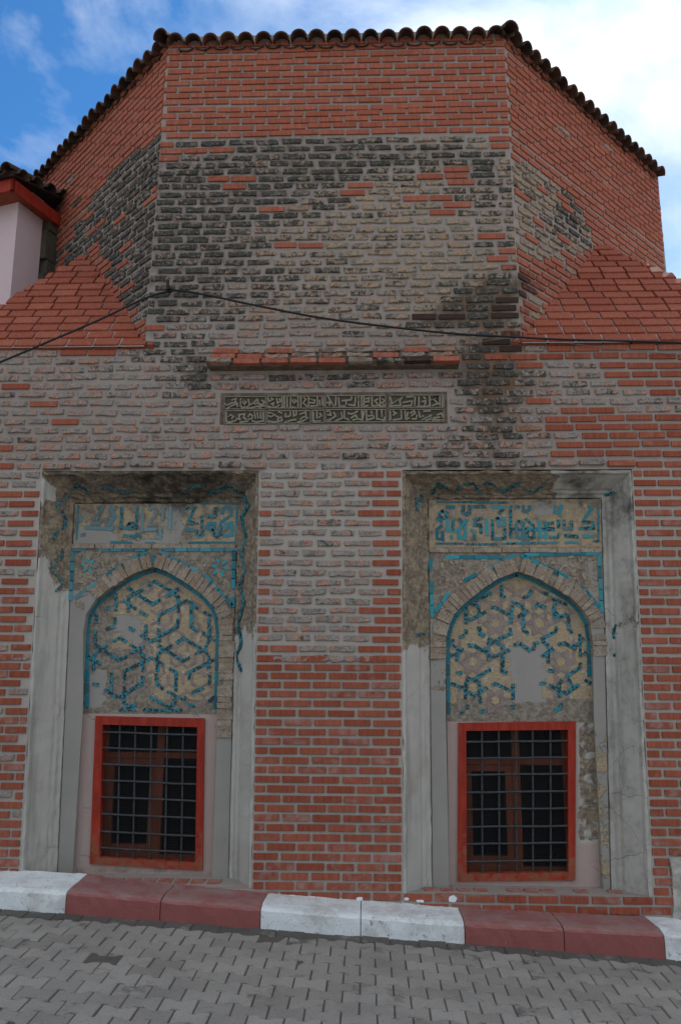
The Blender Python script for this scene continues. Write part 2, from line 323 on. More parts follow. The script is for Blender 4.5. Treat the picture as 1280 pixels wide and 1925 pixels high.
for nm, fn, r in (('new_brick', m_new, .85), ('old_brick', m_old, .95), ('mortar', m_mortar, .97), ('plaster', m_plaster, .92), ('panel', m_panel, .92), ('mosaic', m_mosaic, .4), ('glaze', m_glaze, .4),
                  ('bed', m_bed, .95), ('arch_brick', m_arch, .95), ('carved_stone', m_carved, .9), ('carved_ground', m_ground_carved, .95), ('red_wood', m_redwood, .6), ('dull_red_wood', m_redwood_dull, .7),
                  ('iron', m_iron, .6), ('screen_wire', m_screen, .8), ('dark_room', m_dark, .95), ('roof_tile', m_tile, .9), ('white_paint', m_white, .75), ('red_paint', m_redpaint, .75), ('paver', m_paver, .9),
                  ('dirt', m_dirt, 1), ('pale_paving', m_far, 1), ('pink_plaster', m_pink, .9), ('pale_stone', m_stone, .95), ('black_rubber', m_black, .5), ('thin_wire', m_wire, .6), ('splash', m_paint, .6)):
    M[nm] = mat(nm, fn, r)
def m_glass():
    m = bpy.data.materials.new('window_glass'); m.use_nodes = True; nt = m.node_tree; nt.nodes.clear()
    a = N(nt, 'ShaderNodeBsdfTransparent'); a.inputs[0].default_value = (0.75, 0.78, 0.78, 1); b = N(nt, 'ShaderNodeBsdfGlossy'); b.inputs['Roughness'].default_value = 0.08
    f = N(nt, 'ShaderNodeFresnel', i_IOR=1.12); x = N(nt, 'ShaderNodeMixShader'); o = N(nt, 'ShaderNodeOutputMaterial')
    nt.links.new(f.outputs[0], x.inputs[0]); nt.links.new(a.outputs[0], x.inputs[1]); nt.links.new(b.outputs[0], x.inputs[2]); nt.links.new(x.outputs[0], o.inputs[0]); return m
M['glass'] = m_glass()

# ------------------------------------------------------------------ brick shapes (front towards -y, origin at the centre of the wall-side face)
BL, BH = 0.205, 0.047
def brick_mesh(name, m, chip, nx, proud, L=BL):
    # front outline with nx points along each long edge, chips of size `chip`
    r = lambda a: random.uniform(-a, a)
    out = []
    hx, hz = L/2, BH/2
    for i in range(nx):
        t = i/(nx-1); e = chip*random.random()**2.2
        out.append((-hx+L*t, -hz+e*(0.6 if 0 < i < nx-1 else 1)))
    for i in range(nx):
        t = 1-i/(nx-1); e = chip*random.random()**2.2
        out.append((-hx+L*t, hz-e*(0.6 if 0 < i < nx-1 else 1)))
    if chip > 0.003:
        out = [(x-math.copysign(chip*random.random()**1.5, x) if abs(abs(x)-hx) < 1e-6 else x+r(0.012), z) for x, z in out]
    n = len(out); bv = 0.0022 if chip < 0.003 else 0.005
    fr = [(x-math.copysign(bv*min(1, abs(x)/hx*1.0), x), -proud+(r(chip*0.35)), z-math.copysign(bv, z)) for x, z in out]
    md = [(x, -proud+bv*(1.0 if chip < 0.003 else 1.3), z) for x, z in out]
    bk = [(x, 0.02, z) for x, z in out]
    mb = MB(); vs = fr+md+bk
    fs = []
    for i in range(n):
        j = (i+1) % n
        fs += [(i+n, j+n, j, i), (i+2*n, j+2*n, j+n, i+n)]
    h = nx
    for i in range(nx-1): fs.append((i, i+1, n-2-i, n-1-i))
    mb.add(vs, fs); me = mb.mesh(name, [m]); mb.fix(me); return me
NEWB = [brick_mesh('new_brick', M['new_brick'], 0.0012, 3, 0.0145) for _ in range(6)]
OLDB = [brick_mesh('old_brick', M['old_brick'], 0.0115, 6, 0.0145) for _ in range(16)]
NEWH = [brick_mesh('new_half_brick', M['new_brick'], 0.0012, 3, 0.012, 0.1) for _ in range(4)]
OLDH = [brick_mesh('old_half_brick', M['old_brick'], 0.010, 4, 0.014, 0.1) for _ in range(8)]
_geo = {}
def geo(me):
    if me.name not in _geo:
        v = np.empty(len(me.vertices)*3, np.float32); me.vertices.foreach_get('co', v)
        _geo[me.name] = (v.reshape(-1, 3), [tuple(p.vertices) for p in me.polygons])
    return _geo[me.name]
class Pieces:
    """alike pieces of one part: the largest in view become objects, the rest one joined part"""
    def __init__(s, parent, name, mats, limit=300): s.p = parent; s.n = name; s.mats = mats; s.lim = limit; s.items = []
    def add(s, me, loc, rot, scale, col):
        x, y = pix(loc); d = (np.array(loc, float)-C_)@F_
        inside = -20 < x < 1300 and -20 < y < 1945 and d > 0.2
        s.items.append(((0 if inside else 1, d/max(scale[0], .2)**.5), me, loc, rot, scale, col))
    def flush(s):
        s.items.sort(key=lambda a: a[0])
        for k, me, loc, rot, sc, col in s.items[:s.lim]:
            o = link(s.n, me, s.p); o.location = loc; o.rotation_euler = rot; o.scale = sc; o.color = (*col, 1)
        rest = s.items[s.lim:]
        if not rest: return
        vs, fs, mi, cs, b = [], [], [], [], 0
        from mathutils import Euler
        for k, me, loc, rot, sc, col in rest:
            v, f = geo(me); R = np.array(Euler(rot).to_matrix())
            w = (v*np.array(sc, np.float32))@R.T+np.array(loc)
            vs.append(w); fs += [tuple(i+b for i in q) for q in f]; b += len(v)
            mi += [s.mats.index(me.materials[0])]*len(f); cs.append(np.tile(np.array([*col, 1], np.float32), (len(v), 1)))
        me = bpy.data.meshes.new(s.n+'s'); me.from_pydata(np.concatenate(vs).tolist(), [], fs)
        for m in s.mats: me.materials.append(m)
        me.polygons.foreach_set('material_index', mi)
        a = me.color_attributes.new('tone', 'FLOAT_COLOR', 'POINT'); a.data.foreach_set('color', np.concatenate(cs).ravel())
        me.update(); link(s.n+'_field', me, s.p, 'stuff')

# ------------------------------------------------------------------ where old masonry, soot and rust are on the building (survey of the photo)
def pip(p, poly):
    x, y = p; c = False; j = len(poly)-1
    for i in range(len(poly)):
        xi, yi = poly[i]; xj, yj = poly[j]
        if (yi > y) != (yj > y) and x < (xj-xi)*(y-yi)/(yj-yi)+xi: c = not c
        j = i
    return c
DARK = [(450, 300, 190, 45, .8), (400, 400, 130, 95, .68), (570, 330, 150, 65, .6), (340, 500, 80, 90, .55), (300, 600, 50, 60, .5), (890, 320, 60, 60, .5), (930, 400, 50, 80, .4),
        (1080, 410, 45, 45, .95), (950, 535, 45, 22, .95), (905, 562, 45, 20, .9), (860, 586, 45, 18, .85), (805, 606, 50, 13, .7), (930, 602, 45, 22, .65), (905, 660, 40, 25, .6), (890, 700, 25, 30, .5), (955, 700, 35, 50, .4), (905, 765, 28, 60, .5), (930, 835, 28, 50, .4), (620, 715, 230, 30, .5), (845, 830, 25, 45, .6), (365, 695, 30, 40, .5), 
        (180, 400, 90, 120, .8), (250, 330, 60, 50, .8), (120, 470, 70, 60, .8), (240, 560, 40, 60, .7), (700, 285, 140, 25, .7), (860, 300, 60, 15, .6), (500, 520, 120, 50, .4), (955, 750, 45, 100, .4), (365, 745, 40, 70, .2), (910, 700, 30, 60, .3), (640, 860, 300, 12, .25), (610, 560, 260, 90, .22), (1080, 720, 60, 30, .35), (300, 880, 160, 10, .35), (960, 880, 150, 10, .3)]
RUST = [(960, 750, 60, 110, 1.0), (620, 700, 200, 20, .5), (890, 660, 60, 20, .8), (930, 640, 70, 40, .6), (640, 820, 60, 25, .6), (80, 820, 90, 60, .35), (500, 790, 60, 10, .5), (870, 560, 90, 50, .5), (700, 745, 60, 20, .5)]
TANS = [(780, 330, 200, 120, 1.0), (800, 480, 200, 120, .9), (1000, 400, 70, 120, 1.0), (560, 500, 150, 80, .6), (1000, 570, 40, 40, 1)]
def field(L, x, y):
    s = 0.0
    for cx, cy, sx, sy, a in L: s += a*math.exp(-0.5*(((x-cx)/sx)**2+((y-cy)/sy)**2)*1.3)
    return min(s, 1.0)
NEW_SPOTS = [(435, 337), (432, 353), (414, 340), (530, 323), (505, 393), (325, 276), (422, 284), (330, 289), (370, 286), (526, 464), (575, 464), (865, 317), (832, 330), (875, 330), (863, 343), (670, 347), (655, 361),
             (768, 373), (839, 372), (841, 385), (824, 400), (946, 472), (925, 487), (947, 502), (960, 566), (930, 580), (806, 596), (855, 596), (952, 596), (967, 626), (945, 641), (950, 657), (22, 735), (62, 766), (109, 798),
             (2, 847), (2, 880), (122, 670), (170, 669), (722, 674), (950, 674), (1000, 690), (1012, 755), (672, 890), (718, 890), (285, 620)]
RIGHT_EDGE = [(640, 990), (658, 1030), (674, 1002), (689, 1127), (704, 1157), (720, 1182), (736, 1212), (752, 1400), (762, 1400), (770, 1065), (787, 1042), (804, 1070), (821, 1090), (838, 1065), (855, 1035), (873, 1170), (890, 1190), (3000, 1180)]
def is_new(x, y, row, region, half):
    for sx, sy in NEW_SPOTS:
        if abs(x-sx) < 24 and abs(y-sy) < 7.5: return True
    rnd = random.random()
    if region == 'drum':
        if y < 256: return True
        if y < 305 and x < 330+((row*37) % 50)-(y-256)*.6: return True
        if y < 275 and x > 890+((row*31) % 50): return True
        return rnd < 0.012
    if region == 'left_diag':
        dark = pip((x, y), [(306, 262), (262, 276), (205, 335), (158, 405), (122, 470), (80, 500), (60, 560), (150, 545), (172, 462), (215, 520), (262, 610), (300, 660)])
        return not dark if rnd > (.10 if dark else .015) else dark
    if region == 'right_diag':
        old = pip((x, y), [(930, 282), (1000, 312), (1056, 352), (1092, 395), (1116, 440), (1080, 490), (1058, 470), (1010, 492), (960, 462)]) or pip((x, y), [(985, 540), (1035, 575), (1015, 612), (985, 590)])
        return not old if rnd > (.10 if old else .012) else old
    # front wall below the drum
    if y < 885:
        lim = next(l for (yy, l) in RIGHT_EDGE if y <= yy+8)
        return x > lim-20 or rnd < 0.012
    if x > 1180: return True
    if x < 120:
        if y < 912: return False
        if y < 1110 and x < 22: return rnd < 0.25
        if y > 1380 and y < 1500 and x < 22: return rnd < 0.4
        return rnd < 0.93
    if y > 1252: return True
    e = 24 if (row % 2) else 48
    if x > 755-e-8: return True
    if x < 487+e-8 and (y > 1120 or row % 2 == 0) and y > 930: return True
    return rnd < 0.015 or (y > 1200 and rnd < 0.2)
def tone_of(x, y, new):
    d = field(DARK, x, y)
    if new:
        if not (500 < y < 660 and x > 760): d *= 0.25
        return (d, random.random()**2*(0.8 if y > 880 else 0.45), .5+.5*random.random() if y < 660 else .62*random.random())
    d = min(1, max(0, d+random.gauss(.06 if y < 660 else .02, .2)))
    return (d, min(1, field(TANS, x, y)*random.uniform(.6, 1)), min(1, 0.45*random.random()+0.25*random.random()+field(RUST, x, y)*0.6*random.random()**.6))

# course heights measured on the middle of the front
TOPS = [76, 88]+[60+v/7.11 for v in (285, 370, 455, 540, 630, 715, 800, 890, 985, 1060, 1145, 1230, 1320)]
TOPS += [250+v/4.69 for v in (55, 120, 190, 253, 316, 378, 441, 508, 572, 640, 706, 774, 840, 906, 975, 1045, 1115, 1185, 1255, 1325, 1395, 1465, 1535, 1605, 1680, 1755, 1830)]
TOPS += [655, 670, 686.5, 702.5, 719, 735, 751.5, 768, 784.5, 801]
TOPS += [800+v/4.183 for v in (70, 140, 212, 288, 363, 437, 512, 590, 668, 746, 823, 903, 980, 1057, 1131, 1207, 1282, 1355, 1430, 1505, 1579, 1655, 1731, 1808)]
TOPS += [1240+v/4.01 for v in (-31+3, 37, 100, 168, 237, 308, 381, 452, 522, 592, 664, 736, 808, 880, 952, 1026, 1098, 1170, 1243, 1316, 1390, 1464, 1537, 1610, 1682, 1755, 1830)]
TOPS = sorted(set(round(t, 1) for t in TOPS))
ROWZ = [at(620, t)[2] for t in TOPS]              # top of each course
Z_BASE = at(620, 655)[2]-0.0                      # foot of the octagonal drum
Z_LEDGE = 4.49

# ------------------------------------------------------------------ the tomb
tomb = thing(empty('tomb_building'), 'old octagonal brick tomb with patched walls, two turquoise tiled niches and red barred windows', 'building')
# octagon edges (they lean in very slightly)
EL0, EL1 = np.array([-1.875, 4.55]), np.array([-1.811, 7.44]); ER0, ER1 = np.array([1.279, 4.53]), np.array([1.233, 7.49])
def edgeL(z): return lerp(EL0[0], EL1[0], (z-EL0[1])/(EL1[1]-EL0[1]))
def edgeR(z): return lerp(ER0[0], ER1[0], (z-ER0[1])/(ER1[1]-ER0[1]))
q = math.sqrt(.5); OCT = 3.03
Z_EAVE = 7.46
# niche openings: outer edges on the wall face
def vline(p0, p1):
    a, b = at(*p0), at(*p1)
    return lambda z: lerp(a[0], b[0], (z-a[2])/(b[2]-a[2]))
NICHES = [dict(L=vline((80, 885), (38, 1645)), R=vline((487, 885), (473, 1670)), top=at(285, 885)[2], bot=at(270, 1666)[2]),
          dict(L=vline((756, 885), (757, 1680)), R=vline((1187, 885), (1226, 1690)), top=at(970, 885)[2], bot=at(990, 1683)[2])]
X0, X1 = -3.75, 3.62       # ends of the front wall
def spans(z, gap=0.012):
    """solid stretches of the front wall at height z"""
    out = []; x = X0
    for n in NICHES:
        if n['bot'] < z < n['top']:
            out.append((x, n['L'](z)-gap)); x = n['R'](z)+gap
    out.append((x, X1)); return out

# --- mortar body of the front wall, with the stains it carries
front = None
def grid_patch(mb, x0f, x1f, z0, z1, y=0.0, step=0.09, tonef=None):
    nz = max(1, int(math.ceil((z1-z0)/step))); nx = max(1, int(math.ceil(abs(x1f(z0)-x0f(z0))/step)))
    vs, cs = [], []
    for i in range(nz+1):
        z = lerp(z0, z1, i/nz)
        for j in range(nx+1):
            x = lerp(x0f(z), x1f(z), j/nx); vs.append((x, y, z)); cs.append(tonef((x, y, z)) if tonef else (0, 0, 0))
    b = len(mb.v); mb.v += vs; mb.c += cs
    for i in range(nz):
        for j in range(nx):
            a = b+i*(nx+1)+j; mb.f.append((a, a+1, a+nx+2, a+nx+1)); mb.m.append(0)
def mortar_tone(p):
    x, y = pix(p); return (field(DARK, x, y)*(0.8 if (x > 740 and 510 < y < 660) or y > 660 else 0.5)+0.001, 1.0 if y > 880 else 0.0, field(RUST, x, y))
K = lambda v: (lambda z: v)
mb = MB(); n0, n1 = NICHES
LINT = n0['top']
zlow = -0.35
for z0, z1, segs in ((LINT, Z_LEDGE, [(K(X0), K(X1))]), (n0['bot'], LINT, [(K(X0), n0['L']), (n0['R'], K(-0.3))]), (n1['bot'], LINT, [(K(-0.3), n1['L']), (n1['R'], K(X1))]),
                     (zlow, n0['bot'], [(K(X0), K(-0.3))]), (zlow, n1['bot'], [(K(-0.3), K(X1))])):
    for a, b in segs: grid_patch(mb, a, b, z0, z1, tonef=mortar_tone)
front = mb.build('front_wall', M['mortar'], tomb, fix=False)
mb = MB(); grid_patch(mb, edgeL, edgeR, Z_LEDGE, 7.52, tonef=mortar_tone); drum_front = mb.build('drum_front', M['mortar'], tomb, fix=False)
def diag_patch(name, edge, sgn):
    mb = MB(); step = .09; nz = 34; nu = 34
    for i in range(nz+1):
        z = lerp(Z_LEDGE-0.05, 7.52, i/nz)
        for j in range(nu+1):
            u = OCT*j/nu; p = (edge(z)+sgn*u*q, u*q, z); mb.v.append(p); mb.c.append(mortar_tone(p))
    for i in range(nz):
        for j in range(nu):
            a = i*(nu+1)+j; f = (a, a+1, a+nu+2, a+nu+1); mb.f.append(f if sgn > 0 else f[::-1]); mb.m.append(0)
    return mb.build(name, M['mortar'], tomb, fix=False)
diagL = diag_patch('drum_side', edgeL, -1); diagR = diag_patch('drum_side', edgeR, 1)
diagL['label'] = 'side of the drum left of the front, blackened bricks below'; diagR['label'] = 'side of the drum right of the front, tan and red bricks'
# the faces of the octagon behind, and the flank walls of the square body
mb = MB()
xl, xr = edgeL(7), edgeR(7)
ring = [(xr+OCT*q, OCT*q), (xr+OCT*q, OCT*q+OCT), (xr, OCT+2*OCT*q), (xl, OCT+2*OCT*q), (xl-OCT*q, OCT*q+OCT), (xl-OCT*q, OCT*q)]
for a, b in zip(ring, ring[1:]): mb.add([(a[0], a[1], 3.0), (b[0], b[1], 3.0), (b[0], b[1], 7.52), (a[0], a[1], 7.52)], [(0, 1, 2, 3)])
mb.build('drum_back', M['mortar'], tomb)
mb = MB(); mb.add([(X0, .5, Z_LEDGE-.03), (X1, .5, Z_LEDGE-.03), (X1, 7, Z_LEDGE-.03), (X0, 7, Z_LEDGE-.03)], [(0, 1, 2, 3)]); mb.build('body_roof', M['mortar'], tomb)
mb = MB(); mb.add([(X0, 7, zlow), (X1, 7, zlow), (X1, 7, Z_LEDGE), (X0, 7, Z_LEDGE)], [(0, 1, 2, 3)]); mb.build('rear_wall', M['mortar'], tomb)
for X_ in (X0, X1):
    mb = MB(); mb.add([(X_, 0.002, zlow), (X_, 7, zlow), (X_, 7, Z_LEDGE), (X_, 0.002, Z_LEDGE)], [(0, 1, 2, 3)]); mb.build('flank_wall', M['mortar'], tomb)

BOTH = [M['new_brick'], M['old_brick']]
def lay(pieces, x, length, zc, row, region, place, lastz):
    p, rot = place(x+length/2, zc)
    if region == 'front' and LINT < zc < LINT+.075 and any(n['L'](LINT)-.05 < x+length/2 < n['R'](LINT)+.05 for n in NICHES): p = (p[0], -.022, p[2]-.008)
    px_, py_ = pix(p); new = is_new(px_, py_, row, region, length < .14)
    half = length < .14
    me = random.choice((NEWH if half else NEWB) if new else (OLDH if half else OLDB))
    base = .1 if half else BL
    ln = length
    sz = 1.0*random.uniform(.96, 1.04) if new else random.uniform(1.0, 1.2)
    if not new: ln *= random.uniform(.94, 1.01)
    jz = 0.0015 if new else 0.005
    zc_w = zc+(0 if new and region == 'front' and py_ > 885 else .006*math.sin(p[0]*1.9+row*.55)+.004*math.sin(p[0]*5.1+row*1.7))
    p = (p[0], p[1], zc_w)
    pr = random.uniform(0.85, 1.15) if new else random.uniform(.75, 1.3)
    loc = (p[0], p[1], p[2]+random.uniform(-jz, jz))
    tilt = random.gauss(0, .003 if new else .012)
    pieces.add(me, loc, (0, tilt, rot), (ln/base, pr, sz), tone_of(px_, py_, new))
PITCH_X, JOINT = 0.2285, 0.0225
def course(pieces, a, b, zc, row, region, place, anchor=0.0):
    off = (0.5 if row % 2 else 0.0)*PITCH_X+anchor
    wob = random.uniform(-.012, .012) if region != 'front' else random.uniform(-.006, .006)
    k = math.floor((a-off)/PITCH_X)
    x = off+k*PITCH_X+wob
    while x < b:
        w_ = PITCH_X*(random.uniform(.84, 1.13) if (region != 'front' and TOPS[row] > 256) or (region == 'front' and TOPS[row] < 885 and x < 1.5) else random.uniform(.985, 1.015))
        s, e = max(x, a), min(x+w_-JOINT*random.uniform(.8, 1.2), b)
        if e-s > 0.045: lay(pieces, s, e-s, zc, row, region, place, 0)
        x += w_
CANX = (at(392, 690)[0], at(865, 690)[0]); INSX = (at(415, 760)[0], at(843, 760)[0])
pf = Pieces(front, 'brick', BOTH); pd = Pieces(drum_front, 'brick', BOTH); pl = Pieces(diagL, 'brick', BOTH); pr_ = Pieces(diagR, 'brick', BOTH)
flat = lambda x, z: ((x, 0, z), 0.0)
for row, zt in enumerate(ROWZ):
    zc = zt-BH/2; ty = TOPS[row]
    if zc > Z_LEDGE:
        course(pd, edgeL(zc)-.006*(row % 2), edgeR(zc)+.006*(row % 2), zc, row, 'drum', flat, .03)
        if zc < 7.46:
            course(pl, 0.004+.012*(row % 2), OCT-.02, zc, row, 'left_diag', lambda u, z: ((edgeL(z)-u*q, u*q, z), -math.pi/4), .02)
            course(pr_, 0.004+.012*(row % 2), OCT-.02, zc, row, 'right_diag', lambda u, z: ((edgeR(z)+u*q, u*q, z), math.pi/4), .05)
        continue
    if zc < -0.3: continue
    for a, b in spans(zc):
        segs = [(a, b)]
        if 661 < ty < 694: segs = [(a, CANX[0]-.01), (CANX[1]+.01, b)]
        if 733 < ty < 790: segs = [(a, INSX[0]-.012), (INSX[1]+.012, b)]
        for s, e in segs: course(pf, s, e, zc, row, 'front', flat, at(565, 1500)[0]-.02)
for p in (pf, pd, pl, pr_): p.flush()

# --- brick slopes on the two front corners
def ramp(apex_px, edge, sgn, corner_x, label):
    A = atp(*apex_px, (edge(6), 0, 6), (sgn*q, -q, 0)); z0 = Z_LEDGE; y_top, z_top = A[1], A[2]
    zb = z0+.0; base0 = np.array([edge(z0+.05), 0, zb]); cor = np.array([corner_x, 0.0, zb])
    mb = MB()
    e0 = np.array([edge(zb), 0, zb])+np.array([0, -.012, 0]); sl_off = np.array([0, -.026, 0])
    back = np.array([corner_x, 2.6, zb])
    mb.add([e0+sl_off, cor+sl_off, A+sl_off, back+sl_off], [(0, 1, 2), (1, 3, 2)])
    r = mb.build('brick_slope', M['mortar'], tomb); r['label'] = label
    P = Pieces(r, 'brick', BOTH)
    n = 14 if sgn < 0 else 15; ch = (z_top-zb+.04)/n; slope = math.atan2(y_top, z_top-zb)
    for k in range(n):
        t0 = k/n; zc = zb+(k+.5)*ch
        yf = lerp(0, y_top, (k+.5)/n)-.012
        xa = lerp(edge(zb), A[0], t0); xb = lerp(corner_x, A[0], t0)
        lo, hi = min(xa, xb), max(xa, xb)
        # tuck the inner end into the drum side so that no gap shows
        off = (k % 2)*.5*PITCH_X+random.uniform(.0, .08)
        lo -= (.0 if sgn < 0 else .05); hi += (.05 if sgn < 0 else 0); x = lo-.02+off-PITCH_X
        while x < hi:
            s, e = max(x, lo-.02), min(x+PITCH_X-.017, hi+.02)
            if e-s > .03:
                ln = e-s; me = random.choice(NEWH if ln < .14 else NEWB); base = .1 if ln < .14 else BL
                pc = ((s+e)/2, yf+random.uniform(-.004, .004), zc); xx, yy = pix(pc)
                P.add(me, pc, (-slope-math.radians(6), random.gauss(0, .003), 0), (ln/base, 1.9, ch/math.cos(slope)/BH*random.uniform(1.0, 1.04)), (field(DARK, xx, yy)*.3, random.random()**3*.3, .05+.5*random.random()))
            x += PITCH_X
    P.flush()
ramp((165, 490), edgeL, -1, -3.72, 'stepped red brick slope left of the drum'); ramp((1128, 472), edgeR, 1, 3.6, 'stepped red brick slope right of the drum')

# --- tiled roof
roof = MB(); eave = [np.array([edgeL(7.46), 0]), np.array([edgeR(7.46), 0])]+[np.array(p) for p in ring]
cen = np.array([(xl+xr)/2, (OCT+2*OCT*q)/2])
nv = [(*(p+(p-cen)/np.linalg.norm(p-cen)*-.06), 7.52) for p in eave]+[(*cen, 8.75)]
roof.add(nv, [(i, (i+1) % 8, 8) for i in range(8)]); roof.add([(*p, 7.5) for p in eave], [tuple(range(8))])
roof = roof.build('roof', M['roof_tile'], tomb)
def tile_mesh(r0, r1, ln, up):
    mb = MB(); n = 8; th = .013
    vs = []
    for (yy, r) in ((0, r0), (ln, r1)):
        for rr in (r, r-th):
            for i in range(n+1):
                a = math.pi*i/n; vs.append((-rr*math.cos(a), yy, (rr*math.sin(a) if up else -rr*math.sin(a)*.5)))
    m = n+1
    for i in range(n):
        mb_f = [(i, i+1, i+1+2*m, i+2*m), (i+m, i+m+2*m, i+1+m+2*m, i+1+m), (i, i+m, i+m+1, i+1), (i+2*m, i+1+2*m, i+1+3*m, i+3*m)]
        for f in mb_f: mb.f.append(f); mb.m.append(0)
    for i in (0, n): mb.f.append((i, i+m, i+3*m, i+2*m)); mb.m.append(0)
    mb.v = vs; mb.c = [(0, 0, 0)]*len(vs); me = mb.mesh('roof_tile', [M['roof_tile']], False); mb.fix(me); return me
COVER = [tile_mesh(.076*s, .062, .42, True) for s in (.97, 1.0, 1.03)]; PAN = [tile_mesh(.070, .060, .42, False) for _ in range(2)]
HIP = tile_mesh(.078, .07, .42, True)
zE0, zE1 = at(640, 87, -.08)[2], 0
def eave_row(origin, dirv, out, length, n):
    ang = math.atan2(out[0], -out[1])
    for i in range(n):
        for kind in (0, 1):
            u = length*(i+.5+(.5 if kind else 0))/n
            if kind and i == n-1: continue
            for c in range(2):
                o = link('roof_tile', random.choice(PAN if kind else COVER), roof)
                back = c*.33
                base = np.array(origin)+np.array([*(np.array(dirv)*u), 0])+np.array([out[0], out[1], 0])*(.095-back-(.055 if kind else 0)+random.uniform(-.012, .012))
                o.location = (base[0], base[1], base[2]+back*.32+(-.002 if kind else .008)+random.uniform(-.008, .008)+c*.012)
                o.rotation_euler = (math.radians(17), 0, ang+random.gauss(0, .025)); o.color = (0, 0, random.random(), 1)
zl, zr = at(330, 88, -.08)[2]+.02, at(935, 66, -.08)[2]+.01
eo = np.array([edgeL(7.46), 0, (zl+zr)/2])
eave_row((edgeL(7.46), 0, (zl+zr)/2), (1, 0), (0, -1), edgeR(7.46)-edgeL(7.46), 19)
eave_row((edgeL(7.46)-.0, 0, (zl+zr)/2), (-q, q), (-q, -q), OCT-.04, 19)
eave_row((edgeR(7.46), 0, (zl+zr)/2), (q, q), (q, -q), OCT-.04, 19)
for ex, sg in ((edgeL(7.46), -1), (edgeR(7.46), 1)):
    d = np.array([sg*math.sin(math.pi/8), -math.cos(math.pi/8)])
    for c in range(2):
        o = link('roof_tile', HIP, roof); o.location = (ex+d[0]*(.13-c*.33), d[1]*(.13-c*.33), (zl+zr)/2+.03+c*.13); o.rotation_euler = (math.radians(19), 0, math.atan2(d[0], -d[1])); o.color = (0, 0, .3, 1)

# --- brick ledge over the inscription
zc1 = at(630, 680, -.1)[2]
mb = MB(); mb.prism([(CANX[0]+.02, .0, zc1-.035), (CANX[0]+.02, -.085, zc1-.03), (CANX[0]+.02, -.08, zc1+.015), (CANX[0]+.02, -.03, zc1+.09), (CANX[0]+.02, 0, zc1+.15)], (CANX[1]-CANX[0]-.04, 0, 0), col=(.8, 0, .3))
ledge = mb.build('ledge', M['mortar'], tomb)
pe = Pieces(ledge, 'brick', BOTH)
for j, (yy, zz, a, b, n, cn) in enumerate(((-.10, zc1, CANX[0], CANX[1], 9, .9), (-.055, zc1+.062, CANX[0]+.03, CANX[1]-.05, 9, .6), (-.012, zc1+.125, CANX[0]+.05, CANX[1]-.02, 9, .5))):
    for i in range(n):
        s, e = lerp(a, b, i/n), lerp(a, b, (i+1)/n)-.018
        me = random.choice(NEWB) if random.random() < (.8, .45, .4)[j] else random.choice(OLDB)
        dk = .75 if (j == 0 and i in (6, 7)) else random.uniform(0, .35)
        pe.add(me, ((s+e)/2, yy+.012, zz+random.uniform(-.004, .004)), (random.uniform(-.1, -.02), random.gauss(0, .012), 0), ((e-s)/BL, 3.8 if j == 0 else 3, .95), (dk, .45, random.uniform(.6, .9)))
pe.flush()

# --- carved inscription
def stroke(mb, pts, w, mapf, h, col=(0, 0, 0), taper=True):
    """ribbon of width w (same units as pts) raised by h along mapf's normal axis"""
    P = [np.array(p, float) for p in pts]
    if len(P) == 1: P = [P[0]-np.array([w*.5, 0]), P[0]+np.array([w*.5, 0])]
    Lf, Rt = [], []
    for i, p in enumerate(P):
        d0 = P[i]-P[i-1] if i else P[1]-P[0]; d1 = P[i+1]-P[i] if i < len(P)-1 else d0
        d0 = d0/(np.linalg.norm(d0)+1e-9); d1 = d1/(np.linalg.norm(d1)+1e-9)
        t = d0+d1; t = t/(np.linalg.norm(t)+1e-9) if np.linalg.norm(t) > .2 else d1
        n = np.array([-t[1], t[0]]); k = 1/max(.55, abs(np.dot(n, np.array([-d1[1], d1[0]]))))
        e = p
        if i == 0: e = p-d1*w*.25
        if i == len(P)-1: e = p+d0*w*.25
        ww = w*(random.uniform(.85, 1.1))
        Lf.append(e+n*ww/2*k); Rt.append(e-n*ww/2*k)
    for i in range(len(P)-1):
        quad = [Lf[i], Lf[i+1], Rt[i+1], Rt[i]]
        lo = [mapf(*v, 0.003) for v in quad]; hi = [mapf(*v, -h) for v in quad]
        mb.add(lo+hi, [(4, 5, 6, 7), (0, 1, 5, 4), (2, 3, 7, 6)]+([(3, 0, 4, 7)] if i == 0 else [])+([(1, 2, 6, 5)] if i == len(P)-2 else []), 0, col)
i0, i1 = at(418, 742), at(838, 793)
mb = MB(); mb.box((i0[0]-.012, -.004, i1[2]-.012), (i1[0]+.012, .03, i0[2]+.012), col=(.8, 0, .3)); insc = mb.build('inscription_panel', M['mortar'], tomb)
insc['label'] = 'carved stone inscription band of two lines over the niches'
def imap(ox, oy, s):
    return lambda x, y, o=0: tuple(at(ox+x/s, oy+y/s, -.006+o))
mL, mR = imap(410, 730, 5.818), imap(620, 730, 5.565)
